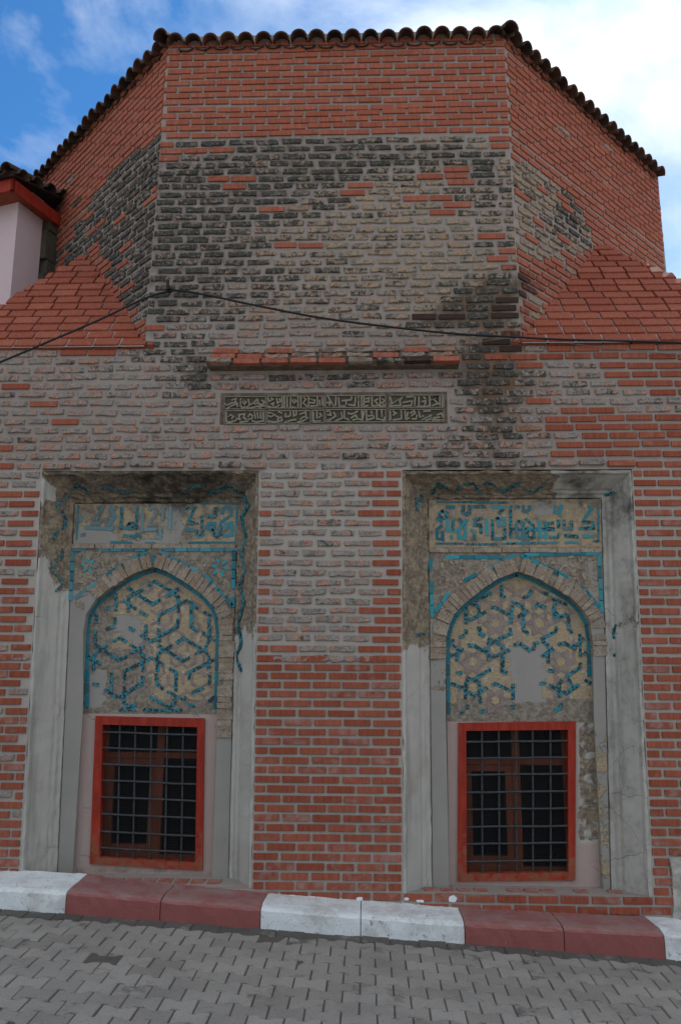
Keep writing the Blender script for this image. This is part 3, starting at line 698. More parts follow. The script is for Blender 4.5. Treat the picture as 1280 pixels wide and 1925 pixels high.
CART = [(mL, (70, 90, 520, 225), [[(80, 170), (100, 185), (150, 160), (200, 150)], [(150, 130), (200, 110), (190, 140)], [(95, 225), (150, 190), (210, 165), (215, 200)], [(250, 110), (245, 190), (270, 215), (300, 200)], [(280, 130), (310, 150), (290, 170), (270, 150), (280, 130)], [(330, 120), (345, 180), (310, 215), (380, 215)], [(360, 180), (430, 120), (440, 160), (400, 170)], [(440, 165), (480, 180), (510, 150), (480, 130)], [(440, 205), (470, 215)], [(345, 215), (440, 195), (510, 190)]]),
 (mL, (540, 85, 985, 215), [[(545, 100), (560, 140), (600, 120), (580, 105)], [(550, 200), (600, 210), (650, 200), (670, 180)], [(580, 170), (610, 160), (600, 190)], [(640, 110), (650, 160), (690, 140), (670, 115)], [(700, 95), (700, 200)], [(725, 95), (725, 200), (680, 215)], [(755, 95), (755, 205)], [(795, 100), (790, 205), (840, 210)], [(830, 120), (860, 140), (830, 160), (815, 135), (830, 120)], [(875, 95), (875, 205)], [(905, 95), (905, 205)], [(935, 100), (960, 120), (930, 160), (975, 200)]]),
 (mL, (995, 85, 1160, 215), [[(1010, 120), (1060, 130), (1050, 160), (1000, 155)], [(1085, 90), (1085, 190), (1010, 195)], [(1110, 130), (1115, 190)], [(1140, 95), (1145, 190)]]),
 (mR, (-45, 75, 582, 200), [[(-30, 150), (0, 145), (-5, 180)], [(-20, 85), (40, 190)], [(65, 85), (60, 180)], [(90, 100), (100, 190), (160, 185)], [(170, 120), (170, 170)], [(130, 130), (220, 120), (230, 90)], [(195, 170), (260, 180), (270, 90)], [(300, 85), (300, 190)], [(330, 85), (330, 190)], [(355, 85), (355, 190), (400, 180)], [(370, 110), (410, 100), (405, 140), (370, 140)], [(440, 90), (440, 185), (510, 180), (470, 130), (500, 110)], [(525, 85), (525, 180)], [(550, 110), (575, 130), (545, 150), (575, 185), (520, 190)]]),
 (mR, (622, 70, 1190, 198), [[(630, 90), (645, 140), (630, 190), (680, 180)], [(650, 160), (760, 90), (730, 130), (740, 180), (680, 180)], [(760, 150), (860, 130), (850, 180), (760, 185)], [(800, 90), (870, 85)], [(890, 90), (885, 185)], [(930, 90), (930, 180)], [(960, 140), (1000, 130), (990, 190), (910, 190)], [(980, 90), (1000, 110)], [(1040, 85), (1045, 180), (1010, 190)], [(1060, 120), (1130, 85), (1080, 110), (1130, 160), (1070, 180)], [(1150, 85), (1150, 180)], [(1175, 80), (1175, 190)]]),
 (mL, (70, 245, 520, 385), [[(90, 260), (90, 360), (120, 375), (200, 350)], [(110, 310), (140, 290), (170, 310), (150, 330)], [(200, 330), (240, 340), (230, 300)], [(225, 290), (290, 280), (280, 320), (310, 340)], [(330, 310), (350, 280), (380, 300), (370, 330), (330, 340)], [(400, 260), (410, 330)], [(430, 260), (440, 325)], [(465, 260), (470, 330)], [(495, 260), (498, 345)], [(240, 370), (330, 360)], [(370, 355), (420, 370), (500, 355)]]),
 (mL, (540, 245, 1010, 380), [[(545, 300), (580, 310), (620, 290), (580, 270), (545, 265)], [(550, 360), (620, 370), (700, 350), (690, 310)], [(630, 300), (670, 320), (650, 345)], [(660, 255), (700, 270)], [(740, 270), (735, 310), (780, 305)], [(790, 260), (790, 300)], [(825, 250), (825, 300), (855, 290), (855, 250)], [(730, 370), (800, 350), (850, 340)], [(870, 370), (920, 360), (990, 320), (930, 310), (900, 340)], [(890, 285), (960, 260), (960, 310)]]),
 (mL, (1030, 240, 1160, 375), [[(1040, 260), (1045, 360), (1120, 355)], [(1080, 250), (1080, 330)], [(1110, 270), (1130, 300), (1100, 320)]]),
 (mR, (-45, 222, 582, 350), [[(-30, 240), (5, 240), (10, 280), (-25, 275)], [(-30, 335), (0, 330), (60, 290), (40, 250)], [(60, 340), (130, 310), (120, 250)], [(150, 235), (150, 310), (200, 330)], [(190, 260), (230, 270), (290, 240)], [(220, 310), (270, 280), (290, 320), (240, 330)], [(300, 320), (340, 330), (360, 240)], [(335, 235), (340, 320)], [(380, 230), (385, 330), (440, 320)], [(400, 290), (450, 280), (460, 310), (420, 320)], [(430, 240), (440, 260)], [(490, 230), (490, 320), (560, 330)], [(540, 230), (545, 300)], [(575, 300), (560, 340)]]),
 (mR, (622, 220, 1190, 348), [[(630, 240), (635, 330)], [(660, 240), (690, 260), (660, 280)], [(660, 330), (740, 320)], [(745, 235), (750, 320)], [(785, 235), (790, 320), (830, 310)], [(815, 250), (800, 330)], [(840, 260), (880, 235), (890, 260), (850, 290)], [(860, 320), (900, 320), (910, 280)], [(930, 240), (940, 300), (980, 290)], [(980, 240), (1050, 235)], [(960, 330), (1060, 280), (1050, 320), (1000, 335)], [(1080, 310), (1150, 300)], [(1070, 330), (1180, 330)], [(1120, 280), (1170, 260), (1180, 300)]])]
for mp_, (a, b, c, d), sts in CART:
    mb = MB(); quad = [mp_(a, b), mp_(c, b), mp_(c, d), mp_(a, d)]; mb.add(quad, [(0, 1, 2, 3)])
    mb.build('cartouche', M['carved_ground'], insc)
    mb = MB()
    for s_ in sts: stroke(mb, s_, 18, mp_, random.uniform(.010, .0145))
    for e in ([(a, b), (c, b)], [(a, d), (c, d)], [(a, b), (a, d)], [(c, b), (c, d)]): stroke(mb, e, 9, mp_, .010)
    mb.build('carved_lettering', M['carved_stone'], insc)

# ------------------------------------------------------------------ niches
D1, D2 = 0.25, 0.33        # depth of the tile panels and of the arched field
def niche(idx, N_, inner, arch, bars, wout, win, crop_t, strips, frieze, letters, fborders, wear_shadef, patchf, arch_range, zig, stars, sp_tiles, floorpx, tband, label):
    # inner: px of inner edges at depth D1: TL TR BL BR
    TL, TR, BL_, BR = [at(*p, D1) for p in inner]
    inL = lambda z: lerp(BL_[0], TL[0], (z-BL_[2])/(TL[2]-BL_[2])); inR = lambda z: lerp(BR[0], TR[0], (z-BR[2])/(TR[2]-BR[2]))
    ztop_i = (TL[2]+TR[2])/2; ztop_o = N_['top']; zfl = at(*floorpx, D2)[2]; zfo = N_['bot']
    prof = [(0, 0), (.10, .008), (.16, .05), (.62, .175), (.68, .205), (.78, .215), (.86, .24), (.985, D1-.004), (1, D1+.022), (1.06, D1+.022)]
    mb = MB(); nz = 44; nx = 24
    loops = []
    for fr, dp in prof:
        zt = lerp(ztop_o, ztop_i, fr); zb = lerp(zfo, zfl, dp/D2)-.004; lp = []
        for i in range(nz+1):
            z = lerp(zb, zt, i/nz); lp.append((lerp(N_['L'](z), inL(z), fr), dp, z))
        xa, xb = lp[-1][0], lerp(N_['R'](zt), inR(zt), fr)
        for i in range(1, nx): lp.append((lerp(xa, xb, i/nx), dp, zt))
        for i in range(nz, -1, -1):
            z = lerp(zb, zt, i/nz); lp.append((lerp(N_['R'](z), inR(z), fr), dp, z))
        loops.append(lp)
    m = len(loops[0])
    for k, lp in enumerate(loops):
        for i, p in enumerate(lp):
            soff = nz <= i <= nz+nx
            px_, py_ = pix(p); t = wear_shadef(px_, py_, 'soffit' if soff else ('left' if i < nz else 'right'))
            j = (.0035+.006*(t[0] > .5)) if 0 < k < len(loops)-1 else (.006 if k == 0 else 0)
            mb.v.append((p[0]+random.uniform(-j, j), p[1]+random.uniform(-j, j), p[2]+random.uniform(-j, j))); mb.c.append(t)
    for k in range(len(loops)-1):
        for i in range(m-1): mb.f.append((k*m+i, k*m+i+1, (k+1)*m+i+1, (k+1)*m+i)); mb.m.append(0)
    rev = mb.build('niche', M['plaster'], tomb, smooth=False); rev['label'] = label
    # zigzag mosaic on the splay: facet (.16,.05)-(.62,.175)
    def splay_map(side):
        def f(x, y, o=0):
            f0, d0, f1, d1 = .16, .05, .62, .175
            z0 = 2.6
            if side == 'soffit':
                a = np.array([0, d0, lerp(ztop_o, ztop_i, f0)]); b = np.array([0, d1, lerp(ztop_o, ztop_i, f1)]); n = np.cross(b-a, np.array([1., 0, 0]))
            else:
                e, i_ = (N_['L'], inL) if side == 'left' else (N_['R'], inR)
                a = np.array([lerp(e(z0), i_(z0), f0), d0, z0]); b = np.array([lerp(e(z0), i_(z0), f1), d1, z0]); z2 = 1.6
                a2 = np.array([lerp(e(z2), i_(z2), f0), d0, z2]); n = np.cross(b-a, a2-a)
            n = n/np.linalg.norm(n)
            if n[1] > 0: n = -n
            return tuple(atp(x, y, a, n)-n*(o-.003))
        return f
    for side, pls in zig:
        mp_ = splay_map(side)
        for pl_ in pls:
            mb = MB(); tn = (.35 if side == 'soffit' else .1*random.random(), random.random()*.4, 0)
            stroke(mb, pl_, 4.6, mp_, .004); o = mb.build('mosaic_strip', M['mosaic'], rev); o.color = (*tn, 1)
    # floor of the niche
    mb = MB(); xL = lambda y: lerp(N_['L'](zfo), inL(zfl), min(1, y/D1)); xR = lambda y: lerp(N_['R'](zfo), inR(zfl), min(1, y/D1))
    for a, b in ((-.004, .12), (.12, D1), (D1, D2+.05)):
        za, zb_ = lerp(zfo, zfl, max(0, a)/D2), lerp(zfo, zfl, min(1, b/D2))
        mb.add([(xL(a)-.03, a, za), (xR(a)+.03, a, za), (xR(b)+.03, b, zb_), (xL(b)-.03, b, zb_)], [(0, 1, 2, 3)], 0, (.1, .1, .1))
    sill = mb.build('niche_sill', M['mortar'], tomb)
    P = Pieces(sill, 'brick', BOTH); x = xL(.1)+.02
    while x < xR(.1)-.2:
        if random.random() < .8: P.add(random.choice(NEWB), (x+.1, .13, lerp(zfo, zfl, .13/D2)-.009), (math.pi/2*-1+.06, 0, 0), (.5, 1, 2.6), (0, .95, .3))
        x += .125
    P.flush()
    # tile frieze panel
    zf1 = ztop_i; zf0 = at((inner[0][0]+inner[1][0])/2, tband, D1)[2]
    mb = MB(); grid_patch(mb, lambda z: inL(z)+.007, lambda z: inR(z)-.007, zf0, zf1-.008, D1+.004, .06, lambda p: patchf(*pix(p), 'frieze'))
    fz = mb.build('tile_frieze', M['panel'], tomb, fix=False)
    ox, oy, sc = frieze; fmap = lambda x, y, o=0: tuple(at(ox+x/sc, oy+y/sc, D1+.003+o))
    for pts, fade in letters:
        mb = MB(); stroke(mb, pts, 23, fmap, random.uniform(.003, .0075)); o = mb.build('letter', M['mosaic'] if random.random() < .55 else M['glaze'], fz); o.color = (.55*random.random()**2, fade, random.random(), 1)
    for a, b, fade in fborders:
        ln = math.dist(a, b); n = max(1, int(ln/62))
        for i in range(n):
            p, r = (lerp(a[0], b[0], (i+.06)/n), lerp(a[1], b[1], (i+.06)/n)), (lerp(a[0], b[0], (i+.94)/n), lerp(a[1], b[1], (i+.94)/n))
            mb = MB(); stroke(mb, [p, r], 15, fmap, .004); o = mb.build('border_tile', M['glaze'] if idx == 0 or random.random() < .4 else M['mosaic'], fz); o.color = (fade, .35*random.random(), random.random()*.6, 1)
    mb = MB()   # thin brick moulding under the frieze
    x = inL(zf0)+.005
    md = []
    while x < inR(zf0)-.05:
        ln = random.uniform(.14, .26); e = min(x+ln, inR(zf0)-.005); m2 = MB(); m2.box((x, D1-.012+random.uniform(-.004, .004), zf0-.042), (e-.008, D1+.02, zf0-.006), j=.002)
        o = m2.build('moulding_brick', M['arch_brick'], fz); o.color = (0, 0, random.random()*.6, 1); x = e
    # arch outline on the tympanum plane; opening in the spandrel
    AP = [at(*p, (D1+D2)/2) for p in arch]
    ax = [p[0] for p in AP]; az = [p[2] for p in AP]
    xl_, xr__ = min(ax), max(ax)
    top = sorted([(p[0], p[2]) for p in AP[1:-1]])
    def zarch(x):
        for (x0, z0), (x1, z1) in zip(top, top[1:]):
            if x0 <= x <= x1: return lerp(z0, z1, (x-x0)/(x1-x0+1e-9))
        return top[0][1] if x < top[0][0] else top[-1][1]
    mb = MB(); zs0 = zfl-.002
    # columns left, above, right
    def col_strip(xa, xb, za, zb0, zb1, za2=None):
        n = max(1, int(math.ceil((zb0-za)/.06))); b = len(mb.v); za2 = za if za2 is None else za2
        for i in range(n+1):
            for (xf, z0, z1) in ((xa, za, zb0), (xb, za2, zb1)):
                z = lerp(z0, z1, i/n); x = xf(z) if callable(xf) else xf; p = (x, D1, z); mb.v.append(p); mb.c.append(patchf(*pix(p), 'spandrel'))
        for i in range(n): a = b+2*i; mb.f.append((a, a+1, a+3, a+2)); mb.m.append(0)
    xsl, xsr = ax[0], ax[-1]
    jl = lambda z: lerp(AP[0][0], AP[1][0], min(1, max(0, (z-AP[0][2])/(AP[1][2]-AP[0][2])))); jr = lambda z: lerp(AP[-1][0], AP[-2][0], min(1, max(0, (z-AP[-1][2])/(AP[-2][2]-AP[-1][2]))))
    col_strip(lambda z: inL(z)+.007, jl, zs0, zf0, zf0); col_strip(jr, lambda z: inR(z)-.007, zs0, zf0, zf0)
    xs = sorted([t[0] for t in top]+[lerp(top[0][0], top[-1][0], i/30) for i in range(31)])
    for a, b in zip(xs, xs[1:]):
        if b-a > 1e-5: col_strip(a, b, zarch(a), zf0, zf0, zarch(b))
    sp = mb.build('spandrel', M['panel'], tomb, fix=False)
    # intrados of the arch
    mb = MB(); pts = [(jl(zs0), zs0)]+[(p[0], p[2]) for p in AP[1:-1]]+[(jr(zs0), zs0)]
    dense = []
    for (a, b) in zip(pts, pts[1:]):
        n = max(1, int(math.dist(a, b)/.06)); dense += [(lerp(a[0], b[0], i/n), lerp(a[1], b[1], i/n)) for i in range(n)]
    dense.append(pts[-1])
    for x, z in dense:
        for y in (D1, D2+.02):
            p = (x, y, z); mb.v.append(p); t = patchf(*pix(p), 'spandrel'); mb.c.append((max(t[0], .0), .1, .8 if t[0] < .5 else 0))
    for i in range(len(dense)-1): a = 2*i; mb.f.append((a, a+1, a+3, a+2)); mb.m.append(0)
    intr = mb.build('arch', M['panel'], tomb, fix=False)
    # voussoirs
    path = dense; acc = [0]
    for a, b in zip(path, path[1:]): acc.append(acc[-1]+math.dist(a, b))
    def along(s):
        for i in range(len(path)-1):
            if acc[i+1] >= s: t = (s-acc[i])/(acc[i+1]-acc[i]+1e-9); a, b = path[i], path[i+1]; return np.array([lerp(a[0], b[0], t), lerp(a[1], b[1], t)]), np.array([b[0]-a[0], b[1]-a[1]])/(math.dist(a, b)+1e-9)
        return np.array(path[-1]), np.array([0, -1.])
    s = acc[-1]*arch_range[0]; s1 = acc[-1]*arch_range[1]
    while s < s1:
        w = random.uniform(.036, .052); (p, t) = along(s+w/2); nrm = np.array([-t[1], t[0]])
        th = random.uniform(.105, .128); a = w/2-.0016
        quad = [p-t*a+nrm*.0, p+t*a+nrm*.0, p+t*(a*1.08)+nrm*th, p-t*(a*1.08)+nrm*th]
        yf = D1-random.uniform(.006, .02)
        mb = MB(); mb.prism([(v[0]+random.uniform(-.003, .003), yf+random.uniform(-.002, .002), v[1]+random.uniform(-.004, .004)) for v in quad], (0, .1, 0))
        if random.random() < .95:
            o = mb.build('arch_brick', M['arch_brick'], intr); o.color = (0, 0, random.random()**1.5, 1)
        s += w
    # tympanum
    mb = MB(); zt0 = zs0; 
    zb_line = at(arch[0][0]+100, arch[0][1]+(14 if idx else 12), D2)[2]
    grid_patch(mb, lambda z: xl_-.03, lambda z: xr__+.03, zb_line, max(az)+.03, D2, .035, lambda p: patchf(*pix(p), 'tympanum'))
    ty = mb.build('tympanum', M['panel'], tomb, fix=False); ty['label'] = 'arched field of turquoise strapwork on tan ground'
    ox, oy, sc = crop_t; tmap = lambda x, y, o=0: tuple(at(ox+x/sc, oy+y/sc, D2+o))
    for pts in strips:
        mb = MB(); stroke(mb, pts, 29, tmap, random.uniform(.0045, .0095)); o = mb.build('mosaic_strip', M['mosaic'], ty); o.color = (.15*random.random(), .15*random.random(), 0, 1)
    # beds of the lost strapwork: a hexagonal lattice between the strips that remain
    cx, cy = (620, 640) if idx == 0 else (610, 640)
    beds = []
    Rr = 118
    hexes = [(cx+Rr*1.732*i+(Rr*.866 if j % 2 else 0), cy+Rr*1.5*j) for i in range(-3, 4) for j in range(-4, 5)]
    zmapok = lambda x, y: (lambda p: xl_+.05 < p[0] < xr__-.05 and p[2] < zarch(p[0])-.06 and p[2] > zb_line+.05)(tmap(x, y))
    for hx, hy in hexes:
        for k in range(6):
            a0, a1 = math.radians(30+60*k), math.radians(90+60*k); r_ = Rr*.62
            p0, p1 = (hx+r_*math.cos(a0), hy+r_*math.sin(a0)), (hx+r_*math.cos(a1), hy+r_*math.sin(a1))
            if random.random() < .62 and zmapok(*p0) and zmapok(*p1) and patchf(ox+hx/sc, oy+hy/sc, 'tympanum')[0] < .5: beds.append([p0, p1])
            p2 = (hx+Rr*1.05*math.cos(a0), hy+Rr*1.05*math.sin(a0))
            if random.random() < .4 and zmapok(*p0) and zmapok(*p2) and patchf(ox+hx/sc, oy+hy/sc, 'tympanum')[0] < .5: beds.append([p0, p2])
    tiles = []
    if idx == 1:
        beds = []
        for vx, vy in ((250, 385), (430, 480), (600, 385), (780, 480), (950, 385), (430, 690), (780, 690), (250, 790), (605, 790), (955, 790), (250, 995), (605, 995), (960, 990), (430, 1100), (780, 1100), (600, 180), (90, 690), (1110, 690), (90, 1090), (425, 275), (780, 275)):
            if patchf(ox+vx/sc, oy+vy/sc, 'tympanum')[0] > .5: continue
            if zmapok(vx, vy): tiles.append((vx, vy))
            for k in range(6):
                a0 = math.radians(60*k); nx_, ny_ = math.cos(a0), math.sin(a0)
                pa = (vx+nx_*52-ny_*88, vy+ny_*52+nx_*88); pb = (vx+nx_*52+ny_*88, vy+ny_*52-nx_*88)
                ok = lambda p: zmapok(*p) and patchf(ox+p[0]/sc, oy+p[1]/sc, 'tympanum')[0] < .5
                if ok(pa) and ok(pb): beds.append([pa, pb])
    for vx, vy in tiles:
        mb = MB(); mb.prism([tmap(vx+random.uniform(30, 36)*math.cos(math.radians(60*k+30)), vy+random.uniform(30, 36)*math.sin(math.radians(60*k+30)), -.006) for k in range(6)], (0, .012, 0)); mb.build('hexagon_tile', M['panel'], ty)
    mb = MB()
    for b in beds: stroke(mb, b, 25, tmap, random.uniform(.0012, .0038))
    mb.build('strapwork_bed', M['bed'], ty, kind='stuff')
    # border of glazed tiles along the arch
    bo = [(p[0], p[2]) for p in [at(*p, D2) for p in arch]]
    c0 = np.array([(xl_+xr__)/2, az[0]+.3]); tot = [0]
    for a, b in zip(bo, bo[1:]): tot.append(tot[-1]+math.dist(a, b))
    ins = .020
    for i in range(len(bo)-1):
        a, b = np.array(bo[i]), np.array(bo[i+1]); ln = np.linalg.norm(b-a); t = (b-a)/ln; nr = np.array([t[1], -t[0]])
        n = max(1, int(round(ln/.10)))
        for k in range(n):
            zc_ = lerp(a[1], b[1], (k+.5)/n)
            if idx == 1 and a[0] < c0[0] and zc_ < zb_line+.06: continue
            if (idx == 0 and zc_ < zb_line+.02): continue
            if idx == 1 and i > len(bo)-3 and zc_ < az[-2]-.28: continue
            p, r = a+t*ln*(k+.04)/n+nr*ins, a+t*ln*(k+.96)/n+nr*ins; w = .019
            mb = MB(); mb.prism([(v[0], D2-.007, v[1]) for v in (p+nr*w, r+nr*w, r-nr*w, p-nr*w)], (0, .012, 0)); o = mb.build('border_tile', M['glaze'], ty)
            o.color = (random.choice((0, 0, .2, .45)), .15*random.random(), random.random()*.55, 1)
    # glazed lines on the spandrel, stars
    smap = lambda x, y, o=0: tuple(at(x, y, D1+o))
    for a, b, n, fade in sp_tiles:
        for i in range(n):
            if random.random() < .07: continue
            p, r = (lerp(a[0], b[0], (i+.05)/n), lerp(a[1], b[1], (i+.05)/n)), (lerp(a[0], b[0], (i+.95)/n), lerp(a[1], b[1], (i+.95)/n))
            mb = MB(); stroke(mb, [p, r], 7.0, smap, .009); o = mb.build('border_tile', M['glaze'], sp); o.color = (random.choice((0, 0, 0, .5))+fade*.2, fade, random.random(), 1)
    for (sx_, sy_, rr, cols) in stars:
        for k in range(6):
            a = math.radians(60*k+12); c, s_ = math.cos(a), math.sin(a)
            pts = [(sx_+c*rr*.22-s_*0, sy_+s_*rr*.22), (sx_+c*rr*.6-s_*3.4, sy_+s_*rr*.6+c*3.4), (sx_+c*rr, sy_+s_*rr), (sx_+c*rr*.6+s_*3.4, sy_+s_*rr*.6-c*3.4)]
            mb = MB(); mb.prism([smap(*p, -.008) for p in pts], (0, .012, 0)); o = mb.build('star_tile', M['glaze'], sp); o.color = (0, cols, .9, 1)
    # relief of broken brickwork in the spandrels: small raised angular pieces
    mb = MB(); x0s, x1s = inL(zf0)+.07, inR(zf0)-.07
    for _ in range(230):
        x = random.uniform(x0s, x1s); z = random.uniform(az[2], zf0-.07)
        if z < zarch(min(max(x, top[0][0]), top[-1][0]))+.16 or (x < top[0][0] or x > top[-1][0]) and z < top[0][1]+.1: continue
        a = random.choice((0, 60, 120))+random.gauss(0, 8); c, s_ = math.cos(math.radians(a)), math.sin(math.radians(a)); l, w = random.uniform(.012, .032), random.uniform(.007, .014)
        pts = [(x+c*l-s_*w, z+s_*l+c*w), (x-c*l-s_*w, z-s_*l+c*w), (x-c*l+s_*w, z-s_*l-c*w), (x+c*l+s_*w, z+s_*l-c*w)]
        mb.prism([(p[0], D1-random.uniform(.003, .010), p[1]) for p in pts], (0, .02, 0), col=(0, 0, random.random()*.7))
    mb.build('relief_chips', M['arch_brick'], sp, kind='stuff')
    # pink plaster around the window
    fo = [at(*p, D2-.022) for p in wout]; fi = [at(*p, D2-.022) for p in win]
    mb = MB(); wl, wr, wt, wb = fo[0][0], fo[1][0], fo[0][2], fo[3][2]
    tp = lambda p: patchf(*pix(p), 'surround')
    lL = lambda z: lerp(fo[3][0], fo[0][0], (z-wb)/(wt-wb))+.012; lR = lambda z: lerp(fo[2][0], fo[1][0], (z-wb)/(wt-wb))-.012
    grid_patch(mb, lambda z: xl_-.03, lL, zfl-.05, zb_line, D2, .07, tp); grid_patch(mb, lR, lambda z: xr__+.03, zfl-.05, zb_line, D2, .07, tp)
    grid_patch(mb, lL, lR, wt-.012, zb_line, D2, .07, tp); grid_patch(mb, lL, lR, zfl-.05, wb+.012, D2, .07, tp)
    mb.build('window_surround', M['plaster'], tomb, fix=False)
    # window
    wd = empty('window'); wd.parent = tomb; wd['label'] = 'red wooden window with an iron grille under the %s arch' % ('left' if idx == 0 else 'right')
    yo, yi = D2-.022, D2+.05
    for i in range(4):
        a, b, c, d = fo[i], fo[(i+1) % 4], fi[(i+1) % 4], fi[i]
        mb = MB(); mb.prism([(p[0], yo, p[2]) for p in (a, b, c, d)], (0, yi-yo, 0)); mb.build('frame_rail', M['red_wood'], wd)
    X = lambda u, v: lerp(lerp(fi[0][0], fi[1][0], u), lerp(fi[3][0], fi[2][0], u), v); Z = lambda u, v: lerp(lerp(fi[0][2], fi[3][2], v), lerp(fi[1][2], fi[2][2], v), u)
    def rod(p0, p1, r, name, m, par, sides=6, wob=0.0):
        p0, p1 = np.array(p0), np.array(p1); t = (p1-p0)/np.linalg.norm(p1-p0); a = np.cross(t, [0, 1, .01]); a /= np.linalg.norm(a); b = np.cross(t, a); mb = MB(); n = 5; vs = []
        for i in range(n):
            c = lerp(p0, p1, i/(n-1))+a*random.uniform(-wob, wob)*(0 < i < n-1)
            vs += [c+r*(math.cos(2*math.pi*k/sides)*a+math.sin(2*math.pi*k/sides)*b) for k in range(sides)]
        mb.add(vs, [(i*sides+k, i*sides+(k+1) % sides, (i+1)*sides+(k+1) % sides, (i+1)*sides+k) for i in range(n-1) for k in range(sides)]); return mb.build(name, m, par, smooth=True)
    yb = D2+.005
    for u in bars[0]: rod((X(u, -.01), yb, Z(u, -.01)), (X(u, 1.01), yb, Z(u, 1.01)), .0085, 'grille_bar', M['iron'], wd, wob=.002)
    for v in bars[1]: rod((X(-.01, v), yb-.012, Z(-.01, v)), (X(1.01, v), yb-.012, Z(1.01, v)), .0085, 'grille_bar', M['iron'], wd, wob=.003)
    mb = MB(); ys = D2+.03
    for i in range(1, 60): u = i/60; mb.box((X(u, .5)-.0010, ys, fi[3][2]-.01), (X(u, .5)+.0010, ys+.001, fi[0][2]+.01))
    for i in range(1, 86): v = i/86; mb.box((fi[3][0]-.01, ys+.001, Z(.5, v)-.0010), (fi[1][0]+.01, ys+.002, Z(.5, v)+.0010))
    mb.build('insect_screen', M['screen_wire'], wd, kind='stuff', fix=False)
    yc = D2+.10
    def bar(u0, v0, u1, v1, name='casement_rail', dy=0, m='dull_red_wood'):
        mb = MB(); mb.box((X(u0, .5), yc+dy, Z(.5, v1)), (X(u1, .5), yc+.045+dy, Z(.5, v0))); return mb.build(name, M[m], wd)
    um = bars[2]
    bar(-.06, -.05, -.0, 1.05); bar(1.0, -.05, 1.06, 1.05); bar(um, -.05, um+.075, 1.05); bar(0, .215, um, .26); bar(um+.075, .215, 1.0, .26); bar(0, .965, um, 1.05); bar(um+.075, .985, 1, 1.05)
    bar(0.0, .265, .075, .965, 'sash_rail', .01); bar(um-.07, .265, um-.002, .965, 'sash_rail', .01); bar(.075, .265, um-.07, .31, 'sash_rail', .01); bar(.075, .915, um-.07, .965, 'sash_rail', .01)
    for (u0, v0, u1, v1) in ((.075, .31, um-.07, .915), (um+.075, .26, 1, .985), (0, 0, um, .215), (um+.075, 0, 1, .215)):
        mb = MB(); yy = yc+.03; mb.add([(X(u0, .5), yy, Z(.5, v1)), (X(u1, .5), yy, Z(.5, v1)), (X(u1, .5), yy, Z(.5, v0)), (X(u0, .5), yy, Z(.5, v0))], [(0, 1, 2, 3)]); mb.build('pane', M['glass'], wd)
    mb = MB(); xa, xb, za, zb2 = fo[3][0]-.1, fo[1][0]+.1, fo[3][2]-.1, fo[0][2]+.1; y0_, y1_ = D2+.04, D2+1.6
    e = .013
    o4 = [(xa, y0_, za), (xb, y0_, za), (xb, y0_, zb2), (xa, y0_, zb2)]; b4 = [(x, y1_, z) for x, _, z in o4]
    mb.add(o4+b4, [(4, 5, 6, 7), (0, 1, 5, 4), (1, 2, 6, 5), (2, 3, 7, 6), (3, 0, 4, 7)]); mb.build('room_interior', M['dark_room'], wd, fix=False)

g_ = lambda x, c, s: math.exp(-((x-c)/s)**2)
def wearL(x, y, side):
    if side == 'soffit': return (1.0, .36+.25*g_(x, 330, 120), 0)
    if side == 'left': return (max(0, min(1, (1105-y)/80+.5)), .15 if y < 960 else .0, 0) if x > 84+ (y-885)*-.02+14 else (max(0, min(1, (1085-y)/80))*(y > 940), .0, 0)
    return (max(0, min(1, (1190-y)/110+.45)), .3 if y < 990 else .05, 0)
def wear_shadeR(x, y, side):
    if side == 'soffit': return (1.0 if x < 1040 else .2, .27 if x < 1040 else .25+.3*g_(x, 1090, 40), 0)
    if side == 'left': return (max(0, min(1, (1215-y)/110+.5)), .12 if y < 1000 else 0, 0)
    return (.12+.3*g_(y, 1170, 30), .26+.3*g_(y, 950, 40), 0)  # even darkening paints the shade of this left-facing jamb into the plaster
def patchL(x, y, w):
    if w == 'frieze':
        p = .9 if pip((x, y), [(140, 995), (205, 990), (220, 1012), (300, 1012), (300, 1030), (135, 1032)]) else (.7 if pip((x, y), [(310, 950), (345, 950), (345, 1030), (310, 1030)]) else .1)
        return (p, .35*g_(y, 945, 14)+.3*g_(x, 330, 40), .5)
    if w == 'spandrel':
        if y > 1112 and (x < 172 or (x < 215 and x < 165+(1160-y)*.9)): return (1, 0, 0)
        if x > 330 and y > 1335: return (1, 0, .4)
        return (.05, .1, 1)
    if w == 'surround': return (0 if y > 1350 else .35, .35*g_(y, 1638, 10), .9)
    p = .95 if pip((x, y), [(218, 1155), (262, 1155), (275, 1200), (280, 1215), (245, 1205), (215, 1180)]) or pip((x, y), [(160, 1265), (205, 1255), (200, 1300), (192, 1330), (160, 1330)]) else (.3 if y > 1300 else .08)
    return (p, .04, .75 if (y > 1215 and x < 282) or (x < 215 and y < 1260) or y > 1318 else .12)
def patchR(x, y, w):
    if w == 'frieze': return (.9 if pip((x, y), [(1000, 948), (1035, 948), (1035, 975), (1000, 975)]) else .12, .12+.3*g_(y, 940, 14), .42)
    if w == 'spandrel':
        if x > 1060 and y > 1105 and not (x > 1105 and y > 1380): return (1, 0, 0)
        if x < 845 and y > 1160: return (.62 if y < 1300 else 1, 0, .5)
        if x > 1105: return (.5, .12, .25)
        return (.12, .06, .95)
    if w == 'surround':
        if x > 1080: return (.55 if y < 1590 else 0, .12, .9 if y > 1590 else .1)
        return (.0, .25*g_(y, 1660, 10), .9)
    p = 1.0 if pip((x, y), [(950, 1228), (975, 1205), (1000, 1225), (1030, 1200), (1040, 1225), (1010, 1255), (1040, 1262), (1015, 1290), (1028, 1325), (965, 1318), (968, 1280), (955, 1262), (962, 1245)]) else .06
    return (p, .04, .75 if y > 1312 else .1)
